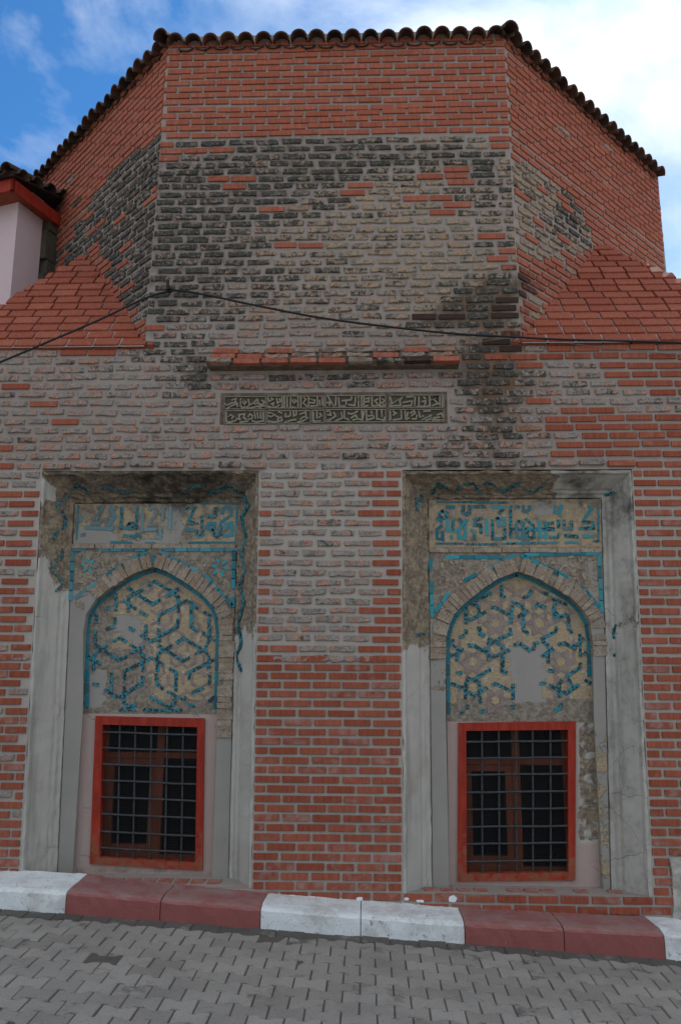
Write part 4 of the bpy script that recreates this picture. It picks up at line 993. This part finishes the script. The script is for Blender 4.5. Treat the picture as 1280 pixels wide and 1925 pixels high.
SL = [[(590, 190), (640, 150), (790, 235)], [(740, 280), (850, 215)], [(790, 245), (845, 280), (850, 410)], [(420, 205), (470, 245), (630, 345), (690, 310)], [(420, 410), (420, 285), (545, 220)], [(375, 315), (480, 385)], [(520, 410), (575, 445)], [(310, 255), (318, 340), (310, 400)], [(243, 380)], [(148, 430), (140, 500)], [(305, 465), (305, 510)], [(232, 560), (300, 540)], [(430, 550), (465, 570)], [(135, 575), (135, 690)], [(295, 665), (345, 635), (400, 670)], [(570, 525), (570, 610)], [(530, 610), (610, 665), (660, 645)], [(685, 665), (680, 560)], [(690, 620), (840, 540), (845, 475)], [(680, 510), (685, 440), (825, 370)], [(870, 340), (925, 315), (1010, 385)], [(960, 375), (960, 540), (1010, 575)], [(1070, 415), (1125, 450)], [(1110, 475), (1115, 620)], [(1060, 595), (1155, 655)], [(835, 675), (890, 635), (1040, 730)], [(1000, 770), (1075, 740), (1115, 640)], [(1085, 750), (1110, 800), (1105, 900)], [(1160, 820), (945, 930), (940, 990)], [(675, 700), (745, 740), (890, 835), (940, 805)], [(790, 705), (680, 765), (670, 810)], [(620, 805), (720, 865)], [(670, 850), (670, 920)], [(775, 900), (830, 935), (825, 1090)], [(660, 950), (665, 1030), (715, 1075)], [(760, 1100), (890, 1165), (915, 1145)], [(820, 1150), (815, 1200), (765, 1230)], [(610, 1145), (750, 1225)], [(970, 1110), (1060, 1065)], [(1115, 960), (1115, 1030)], [(1110, 1180), (1155, 1145)], [(945, 1215), (980, 1215)], [(435, 695), (480, 720)], [(440, 765), (550, 710)], [(520, 750), (550, 790), (540, 920)], [(605, 815), (390, 920), (385, 1000)], [(545, 970), (535, 1030), (350, 1140), (310, 1140), (220, 1080)], [(275, 940), (270, 1090)], [(385, 1055), (380, 1190), (420, 1225), (480, 1210)], [(80, 800), (180, 860)], [(120, 910), (125, 780), (240, 695)], [(150, 700), (330, 825), (400, 795)], [(120, 1030), (160, 1040)], [(340, 1250), (470, 1250)], [(555, 1255), (650, 1257)], [(660, 1257), (875, 1260)]]
SR = [[(480, 180), (480, 255), (505, 265)], [(655, 270), (695, 255), (715, 215)], [(810, 230), (850, 245)], [(270, 295), (390, 235)], [(240, 320), (290, 340), (300, 390)], [(195, 350), (195, 475)], [(220, 440), (250, 440), (350, 385)], [(400, 350), (430, 350), (540, 410)], [(560, 300), (650, 345), (655, 370)], [(565, 340), (555, 470)], [(615, 420), (685, 380)], [(655, 410), (655, 530), (690, 555)], [(750, 350), (770, 325), (825, 350)], [(910, 320), (895, 370), (910, 445)], [(900, 380), (950, 425), (995, 405)], [(1015, 415), (1018, 525)], [(1030, 545), (1045, 545)], [(890, 280), (1000, 325)], [(300, 510), (310, 560), (340, 575)], [(195, 530), (195, 555)], [(150, 585), (180, 575)], [(90, 610), (80, 640), (125, 680), (125, 775)], [(70, 740), (170, 690)], [(215, 655), (260, 655), (375, 720)], [(370, 670), (375, 770)], [(375, 600), (490, 660), (485, 680)], [(370, 645), (555, 560), (550, 515)], [(400, 740), (430, 740), (540, 690)], [(490, 740), (485, 860), (520, 875)], [(585, 650), (605, 645)], [(630, 640), (710, 695)], [(735, 685), (745, 640), (770, 630)], [(800, 605), (915, 540), (918, 505)], [(810, 620), (850, 650), (850, 670)], [(810, 740), (890, 680)], [(852, 730), (855, 790)], [(940, 645), (985, 635), (1070, 680)], [(1105, 570), (1110, 740)], [(1060, 650), (1150, 720)], [(1095, 640), (1135, 600)], [(1005, 900), (1110, 830), (1112, 800)], [(860, 855), (895, 860)], [(790, 960), (830, 955)], [(865, 975), (940, 1015)], [(960, 935), (940, 970), (945, 1065)], [(960, 1020), (1000, 1040), (1095, 970)], [(1015, 930), (1050, 980)], [(120, 870), (160, 875)], [(80, 960), (200, 1005)], [(190, 1080), (195, 960), (215, 915)], [(390, 845), (270, 920)], [(205, 910), (300, 950), (310, 1110)], [(220, 1030), (260, 1060), (360, 995)], [(405, 970), (430, 960), (545, 1015)], [(570, 970), (572, 1085)], [(205, 1140), (205, 1160)], [(315, 1180), (345, 1180)], [(155, 1190), (175, 1190)], [(565, 1140), (570, 1160)], [(955, 1120), (945, 1160), (910, 1175)], [(1150, 935), (1190, 955)]]
LL = [[(1120, 140), (1125, 100), (1160, 90), (1185, 110), (1180, 150), (1110, 200), (1090, 290)], [(1110, 230), (1105, 290), (1075, 305), (1055, 290), (1055, 260)], [(1150, 250), (1145, 215), (1185, 205), (1190, 290), (1130, 300)], [(1050, 260), (1010, 245), (1020, 210), (1060, 210), (1050, 260)], [(970, 160), (975, 290), (950, 305), (930, 290), (930, 265)], [(1070, 95), (1065, 160), (1015, 160)], [(840, 100), (920, 95), (870, 190), (935, 210), (860, 215)], [(855, 255), (915, 260)],
      [(740, 90), (735, 250)], [(690, 90), (680, 180)], [(665, 230), (665, 320), (625, 300)], [(590, 110), (610, 90), (635, 110), (630, 150), (590, 200), (590, 220), (635, 220)], [(550, 255), (635, 250)], [(500, 95), (490, 250)], [(540, 95), (530, 270)], [(440, 210), (470, 210), (460, 250), (415, 245), (440, 210)], [(400, 300), (460, 300)], [(470, 310), (500, 290), (525, 310)], [(385, 95), (380, 250)], [(300, 95), (335, 160), (280, 230)], [(345, 90), (300, 170), (320, 240)], [(210, 95), (245, 95), (195, 180)], [(170, 210), (225, 210)], [(100, 160), (85, 190)], [(120, 240), (320, 250)], [(90, 295), (115, 290)]]
LR = [[(120, 115), (150, 130), (145, 165), (105, 160), (95, 130), (120, 115)], [(80, 165), (115, 190)], [(265, 80), (265, 125), (290, 140), (310, 125), (310, 80)], [(320, 85), (420, 85)], [(150, 88), (200, 88)], [(115, 220), (80, 245), (80, 310), (120, 315), (120, 260)], [(155, 180), (155, 255), (240, 255)], [(195, 180), (190, 250)], [(235, 170), (280, 215)], [(290, 180), (235, 250), (235, 300), (280, 310), (280, 220)], [(180, 290), (185, 310)], [(395, 165), (350, 180), (345, 215), (390, 215), (390, 270)], [(320, 250), (350, 265)], [(430, 175), (435, 285)], [(345, 290), (345, 315)], [(470, 180), (475, 310), (560, 310), (560, 240)], [(505, 165), (555, 170), (560, 210), (520, 215), (505, 165)], [(600, 85), (600, 300)], [(470, 90), (560, 90)], [(545, 105), (520, 130)], [(640, 85), (660, 90)], [(690, 80), (690, 115), (715, 120), (735, 100), (735, 80)],
      [(610, 245), (910, 245)], [(655, 185), (640, 215), (645, 300), (690, 310), (690, 200), (660, 185)], [(710, 170), (760, 220), (765, 300), (735, 310), (715, 290), (725, 230)], [(805, 190), (805, 290), (850, 300), (850, 260)], [(900, 200), (850, 205), (845, 235), (905, 240)], [(940, 180), (940, 230)], [(975, 180), (985, 240), (1030, 240), (1030, 190)], [(920, 80), (920, 125), (950, 130), (960, 75)], [(1150, 80), (1170, 100), (1120, 175)], [(1110, 195), (1180, 195), (1185, 235), (1090, 238)], [(880, 300), (935, 300), (945, 275)], [(985, 290), (1075, 295)], [(1115, 292), (1180, 292)]]
fadeL = lambda p: .8 if 500 < p[0][0] < 830 else (.55 if p[0][0] < 360 else .12)
nl = lambda pls: [[(40+x/2.667, 860+y/2.667) for x, y in p] for p in pls]
nr_ = lambda pls: [[(740+x/2.667, 860+y/2.667) for x, y in p] for p in pls]
niche(0, n0, [(140, 945), (447, 945), (108, 1640), (430, 1664)],
      [(160, 1330), (160, 1191), (165, 1156), (183, 1128), (216, 1104), (242, 1086), (272, 1073), (292, 1067), (316, 1075), (347, 1093), (382, 1117), (404, 1141), (412, 1161), (415, 1191), (411, 1333)],
      ([.176, .34, .51, .677, .846], [.06, .18, .305, .43, .555, .68, .81, .93], .53), [(180, 1346), (385, 1351), (381, 1637), (169, 1624)], [(193, 1362), (371, 1367), (367, 1622), (187.5, 1612)],
      (150, 1060, 4.571), SL, (130, 930, 3.879), [(p, fadeL(p)) for p in LL], [((70, 75), (55, 330), .2), ((1225, 75), (1215, 360), .1), ((300, 345), (465, 350), .1), ((555, 352), (630, 352), 0), ((870, 348), (1210, 348), .4), ((960, 62), (1230, 62), .7)],
      wearL, patchL, (.40, .80), [('left', nl([[(235, 195), (185, 230), (180, 260)], [(205, 270), (225, 310), (215, 350), (165, 390), (165, 410)], [(210, 460), (205, 500), (175, 515)], [(160, 530), (155, 570), (195, 600), (205, 640), (175, 670)]])),
      ('right', nl([[(1110, 190), (1140, 240), (1105, 300), (1130, 400)], [(1130, 400), (1100, 480), (1125, 560), (1095, 640)], [(1095, 640), (1120, 720), (1090, 830)], [(1090, 830), (1105, 930), (1080, 1000), (1105, 1070)]])),
      ('soffit', nl([[(250, 160), (290, 140), (340, 170)], [(400, 150), (450, 150), (500, 175), (560, 165)], [(820, 170), (870, 145), (920, 140)], [(940, 180), (980, 170), (1030, 140), (1090, 170)]]))],
      [(167, 1063, 17, .1), (414, 1066, 20, 0)], [((137, 1033), (276, 1033), 6, .2), ((278, 1036), (200, 1080), 5, .1), ((200, 1080), (142, 1124), 3, .5), ((300, 1035), (374, 1075), 4, .4), ((385, 1080), (436, 1138), 4, .1), ((305, 1033), (446, 1033), 6, .3), ((440, 1036), (438, 1140), 6, 0), ((137, 1038), (133, 1128), 5, .2), ((290, 1045), (288, 1058), 1, 0)],
      (270, 1642), 1022, 'left niche with a tiled frieze and a pointed arch over a barred window')
niche(1, n1, [(804, 937), (1130, 937), (812, 1670), (1148, 1668)],
      [(837, 1343), (836.6, 1200), (842, 1177), (853, 1154), (877, 1130), (907, 1107), (935, 1088), (970, 1075), (1003, 1086), (1036, 1104), (1069, 1123), (1092, 1147), (1106, 1172), (1111, 1205), (1113, 1343)],
      ([.16, .325, .495, .66, .834], [.08, .2, .317, .44, .56, .683, .80, .92], .49), [(861.5, 1359), (1082, 1356), (1081, 1655), (860, 1657)], [(876, 1374), (1067, 1372), (1068, 1640), (877, 1643)],
      (830, 1060, 4.267), SR, (800, 930, 3.765), [(p, .25*random.random()) for p in LR], [((80, 50), (580, 55), .5), ((1220, 80), (1220, 330), .2), ((70, 345), (265, 345), .5), ((285, 350), (505, 350), .2), ((535, 345), (930, 340), 0), ((980, 338), (1080, 338), .1), ((1180, 330), (1225, 330), 0)],
      wear_shadeR, patchR, (.315, .68), [('soffit', nr_([[(195, 180), (225, 130), (270, 150)], [(310, 175), (340, 135), (400, 130), (430, 175)], [(455, 130), (490, 130), (550, 170), (625, 130)], [(665, 165), (700, 175), (760, 130)]])), ('left', nr_([[(140, 185), (140, 215), (110, 205), (120, 260)], [(115, 890), (150, 885)]])), ('right', nr_([[(1060, 190), (1100, 175)], [(1115, 840), (1100, 880), (1105, 905)], [(1105, 985), (1105, 995)]]))],
      [], [((810, 1047), (945, 1047), 5, 0), ((968, 1043), (872, 1091), 4, 0), ((843, 1115), (818, 1150), 2, 0), ((978, 1043), (1066, 1085), 5, 0), ((1092, 1102), (1125, 1140), 3, 0), ((985, 1043), (1128, 1040), 5, 0), ((1125, 1044), (1131, 1150), 5, .15), ((809, 1050), (812, 1160), 5, 0)],
      (970, 1666), 1029, 'right niche with a tiled frieze and a pointed arch over a barred window')

# lintel course: bricks a little proud over each niche
# ------------------------------------------------------------------ stone at the right foot of the wall
mb = MB(); s0 = at(1262, 1612, -.05); s1 = at(1262, 1722, -.05)
pts = []
for i in range(5):
    for j in range(6):
        pts.append((lerp(s0[0], s0[0]+.42, i/4)+random.uniform(-.012, .012), -.05+random.uniform(-.014, .014)+.03*(i in (0, 4) or j in (0, 5)), lerp(s1[2]-.15, s0[2], j/5)+random.uniform(-.012, .012)))
fs = [(i*6+j, (i+1)*6+j, (i+1)*6+j+1, i*6+j+1) for i in range(4) for j in range(5)]
n = len(pts); pts += [(p[0], .05, p[2]) for p in pts]
edge = [i*6 for i in range(5)]+[24+j for j in range(1, 6)]+[i*6+5 for i in range(3, -1, -1)]+[j for j in range(4, 0, -1)]
fs += [(edge[k], edge[k]+n, edge[(k+1) % len(edge)]+n, edge[(k+1) % len(edge)]) for k in range(len(edge))]
mb.add(pts, fs); st = mb.build('stone_block', M['pale_stone'])
thing(st, 'rough pale stone block at the foot of the wall beside the right niche', 'stone block')
# splashes of white kerb paint on the lowest bricks
for (cx, cy, rx, ry) in ((851, 1690, 9, 7), (520, 1684, 22, 3.2), (585, 1688, 8, 4), (676, 1690, 7, 3.5), (548, 1685, 12, 3), (790, 1694, 8, 3), (764, 1690, 5, 3)):
    mb = MB(); k = 14; pts = []
    for i in range(k):
        a = 2*math.pi*i/k; r = random.uniform(.75, 1.15); pts.append(at(cx+rx*r*math.cos(a), cy+ry*r*math.sin(a), -.0165))
    mb.prism(pts, (0, .006, 0)); mb.build('paint_splash', M['splash'], tomb)

# ------------------------------------------------------------------ road, pavers, kerb
SLOPE = -.054
def zroad(x, y): return .041+SLOPE*max(-14, min(14, x))
mb = MB(); xs = [-300, -60, -14, -6, 0, 6, 14, 60, 300]; ys = [-300, -60, -14, -6, 0.3, 10, 60, 300]
for x in xs:
    for y in ys: mb.v.append((x, y, zroad(x, y)-.03)); mb.c.append((0, 0, 0))
for i in range(len(xs)-1):
    for j in range(len(ys)-1): a = i*len(ys)+j; mb.f.append((a, a+len(ys), a+len(ys)+1, a+1)); mb.m.append(0)
ground = mb.build('ground', M['pale_paving'], kind='structure')
road = MB(); road.add([(-6, -8, zroad(-6, 0)-.006), (6, -8, zroad(6, 0)-.006), (6, -.36, zroad(6, 0)-.006), (-6, -.36, zroad(-6, 0)-.006)], [(0, 1, 2, 3)])
road = road.build('road', M['dirt'], kind='structure')
PL, PW = .192, .134
def paver_mesh():
    mb = MB(); am = .030; hx, hy = PL/2-.0025, PW/2-.0038
    prof = [(-1, 1), (-.55, 1), (-.22, -1), (.22, -1), (.55, 1), (1, 1)]
    j = lambda: random.uniform(-.0018, .0018)
    bot = [(hx*t+j(), -hy-am*s*.5+j()) for t, s in prof]; topp = [(hx*t+j(), hy+am*s*.5+j()) for t, s in reversed(prof)]
    o = bot+topp; n = len(o)
    up = [(x*.965, y*.955, .0) for x, y in o]; md = [(x, y, -.006) for x, y in o]; lo = [(x, y, -.05) for x, y in o]
    fs = []
    for i in range(n):
        k = (i+1) % n; fs += [(i, k, k+n, i+n)[::-1], (i+n, k+n, k+2*n, i+2*n)[::-1]]
    for i in range(5): fs.append((i, i+1, n-2-i, n-1-i))
    mb.add(up+md+lo, fs); me = mb.mesh('paver', [M['paver']]); mb.fix(me); return me
PAV = [paver_mesh() for _ in range(6)]
DPATCH = [(175, 1797), (50, 1770), (215, 1870), (405, 1905), (435, 1752), (560, 1765), (540, 1800), (1005, 1897), (710, 1852), (660, 1845), (1020, 1840)]
pp = Pieces(road, 'paver', [M['paver']])
row = 0; y = -.46
rot_ = math.radians(-2.0)
while y > -3.6:
    x = -3.6+(row % 2)*PL/2+random.uniform(-.004, .004)
    while x < 3.6:
        px_, py_ = x, y+(-.035)*x*0+.0*x
        p = (px_, py_, zroad(px_, py_)+random.gauss(0, .0022)); u, v = pix(p)
        sunk = any(abs(u-a) < 27 and abs(v-b) < 8 for a, b in DPATCH)
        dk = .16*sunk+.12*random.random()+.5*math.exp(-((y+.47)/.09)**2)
        if True:
            s_ = random.uniform(.985, 1.0)
            pp.add(random.choice(PAV), (p[0], p[1], p[2]-(.004 if sunk else 0)), (random.gauss(0, .009), -math.atan(SLOPE)+random.gauss(0, .009), random.gauss(0, .008)), (s_, s_, 1), (min(1, dk), 0, random.random()))
        x += PL
    y -= PW; row += 1
pp.flush()
# kerb
kerb = empty('kerb'); kerb['kind'] = 'structure'
KZ = [(-6, .45), (-3.5, .35), (-2.6, .31), (-2.106, .293), (-.741, .207), (.659, .128), (1.99, .088), (3, .03), (6, -.14)]
def kz(x):
    for (a, za), (b, zb) in zip(KZ, KZ[1:]):
        if a <= x <= b: return lerp(za, zb, (x-a)/(b-a))
    return KZ[-1][1]
def kback(x): return kz(x)-.004+(.02 if x < -2 else 0)
def kerb_stone(x0, x1, m):
    mb = MB(); n = max(2, int((x1-x0)/.05)); g = .003
    for i in range(n+1):
        x = lerp(x0+g, x1-g, i/n); zt = kz(x); e = min(i, n-i); rd = .008 if e == 0 else 0
        j = lambda a=.0028: random.uniform(-a, a)
        pr = [(.02, kback(x)), (-.02, kback(x)-.002), (-.15, lerp(kback(x), zt, .45)), (-.30, zt+.008), (-.366, zt+.004-rd), (-.388, zt-.004-rd), (-.400+rd, zt-.018), (-.404+rd, zt-.07), (-.408+rd, zroad(x, 0)-.03)]
        for yy, zz in pr: mb.v.append((x, yy+j(), zz+j())); mb.c.append((0, 0, 0))
    k = 9
    for i in range(n):
        for t in range(k-1): a = i*k+t; mb.f.append((a, a+k, a+k+1, a+1)); mb.m.append(0)
    for i in (0, n): mb.f.append(tuple(i*k+t for t in range(k))); mb.m.append(0)
    return mb.build('kerb_stone', m, kerb)
for x0, x1, c in ((-4.1, -3.4, 'red_paint'), (-3.4, -2.75, 'white_paint'), (-2.75, -2.106, 'white_paint'), (-2.106, -1.44, 'red_paint'), (-1.44, -.741, 'red_paint'), (-.741, -.05, 'white_paint'), (-.05, .659, 'white_paint'), (.659, 1.33, 'red_paint'), (1.33, 2.0, 'red_paint'), (2.0, 2.7, 'white_paint'), (2.7, 3.4, 'white_paint'), (3.4, 4.1, 'red_paint')):
    kerb_stone(x0, x1, M[c])

# ------------------------------------------------------------------ neighbouring house at the left
house = thing(empty('neighbour_house', (-3.4, 1.2, 3)), 'pale pink rendered house with a red wooden eave behind the left brick slope', 'house')
def hpart(mb, name, m, par=house, **k):
    o = mb.build(name, m, None, **k); o.parent = par; o.matrix_parent_inverse = Matrix.Translation(-house.location) if par == house else Matrix.Identity(4); return o
hc = at(27, 480, 1.05); ha = math.radians(18)
fd = np.array([math.cos(ha), -math.sin(ha)])*-1      # along the front, to the left
sdv = np.array([math.sin(ha), math.cos(ha)])         # along the side, to the back
hz = at(25, 393, 1.05)[2]
P2 = lambda a, b, z: (hc[0]+fd[0]*a+sdv[0]*b, hc[1]+fd[1]*a+sdv[1]*b, z)
mb = MB(); mb.add([P2(0, 0, 3.2), P2(4, 0, 3.2), P2(4, 0, hz+.3), P2(0, 0, hz+.3), P2(0, .36, 3.2), P2(0, .36, hz+.3), P2(4, 4, 3.2), P2(4, 4, hz+.3)], [(0, 1, 2, 3), (0, 3, 5, 4), (4, 5, 7, 6), (1, 6, 7, 2)])
hpart(mb, 'wall', M['pink_plaster'])
mb = MB()    # rough rubble edge in the gap towards the tomb
for i in range(16):
    z = 4.4+i*.17; b0 = .36+random.uniform(0, .05)
    mb.box((0, 0, 0), (0, 0, 0)) if False else None
    p = [P2(-.03-random.uniform(0, .05), b0, z), P2(.2, b0, z), P2(.2, b0+.5, z), P2(-.05-random.uniform(0, .06), b0+.5, z)]
    if z < hz+.1: mb.prism(p, (0, 0, .165))
hpart(mb, 'rubble_edge', M['carved_ground'])
ez = hz+.06
# eave: fascia boards, soffit and tiles, overhanging the wall
A, B, Cc = P2(-.12, -.22, ez), P2(4, -.22, ez), P2(-.12, .95, ez)
def board(p, r, h, th, name):
    p, r = np.array(p), np.array(r); d = (r-p)/np.linalg.norm(r-p); nn = np.array([-d[1], d[0], 0])*th
    mb = MB(); mb.prism([p, r, r+np.array([0, 0, h]), p+np.array([0, 0, h])], nn); return hpart(mb, name, M['red_wood'])
board(A, B, .13, -.03 if True else .03, 'fascia_board'); board(A, Cc, .13, .03, 'fascia_board')
mb = MB(); mb.prism([P2(-.10, -.2, ez+.02), P2(4, -.2, ez+.02), P2(4, .95, ez+.02), P2(-.10, .95, ez+.02)], (0, 0, .03)); hpart(mb, 'soffit_board', M['dull_red_wood'])
mb = MB(); mb.prism([P2(-.14, -.25, ez+.14), P2(4, -.25, ez+.14), P2(4, .98, ez+.42), P2(-.14, .98, ez+.42)], (0, 0, .02)); hroof = hpart(mb, 'roof', M['roof_tile'])
for i in range(9):
    for (mm, dz) in ((COVER, .02), (PAN, .012)):
        o = link('roof_tile', random.choice(mm), hroof); pt = P2(-.1+i*.165+(.08 if mm is PAN else 0), -.31, ez+.155+dz); o.matrix_parent_inverse = hroof.matrix_world.inverted()
        o.location = pt; o.rotation_euler = (math.radians(14), 0, -ha); o.color = (0, 0, random.random(), 1)
for i in range(5):
    o = link('roof_tile', random.choice(COVER), hroof); o.location = P2(-.19, -.15+i*.2, ez+.165+i*.05); o.rotation_euler = (math.radians(10), 0, math.pi/2-ha); o.color = (0, 0, random.random(), 1)

# ------------------------------------------------------------------ cables
def tube(name, pts, r, m, n=8, sub=6):
    P = [np.array(p, float) for p in pts]; C = []
    for i in range(len(P)-1):
        p0, p1, p2, p3 = P[max(i-1, 0)], P[i], P[i+1], P[min(i+2, len(P)-1)]
        for k in range(sub):
            t = k/sub; C.append(.5*((2*p1)+(-p0+p2)*t+(2*p0-5*p1+4*p2-p3)*t*t+(-p0+3*p1-3*p2+p3)*t**3))
    C.append(P[-1]); mb = MB(); vs = []
    for i, c in enumerate(C):
        t = C[min(i+1, len(C)-1)]-C[max(i-1, 0)]; t /= np.linalg.norm(t); a = np.cross(t, [.1, .3, .95]); a /= np.linalg.norm(a); b = np.cross(t, a)
        vs += [c+r*(math.cos(2*math.pi*k/n)*a+math.sin(2*math.pi*k/n)*b) for k in range(n)]
    mb.add(vs, [(i*n+k, i*n+(k+1) % n, (i+1)*n+(k+1) % n, (i+1)*n+k) for i in range(len(C)-1) for k in range(n)]); return mb.build(name, m, smooth=True)
cab = tube('power_cable', [at(-140, 735, -.75), at(0, 681, -.5), at(90, 643, -.36), at(190, 600, -.22), at(270, 562, -.09), at(316, 548, -.05), at(345, 547, -.06), at(400, 557, -.09), at(480, 574, -.12), at(600, 597, -.14), at(720, 613, -.12), at(850, 627, -.08), at(975, 634, -.085), at(1050, 638, -.09), at(1170, 641, -.09), at(1340, 646, -.09)], .009, M['black_rubber'])
thing(cab, 'black cable hooked to the drum and sagging across the brick front', 'cable')
mb = MB(); hk = at(319, 545, -.03); mb.box((hk[0]-.012, -.075, hk[2]-.012), (hk[0]+.012, .02, hk[2]+.012)); mb.box((hk[0]-.016, -.08, hk[2]-.015), (hk[0]+.002, -.058, hk[2]+.07), j=.002); hko = mb.build('cable_hook', M['black_rubber'], tomb)
w2 = tube('thin_wire', [at(560, 668, -.03), at(700, 664, -.03), at(830, 652, -.03), at(975, 634, -.04), at(1050, 643, -.03), at(1150, 655, -.03), at(1290, 668, -.03)], .0028, M['thin_wire'], 5)
thing(w2, 'thin pale wire drooping along the wall under the black cable at the right', 'wire')
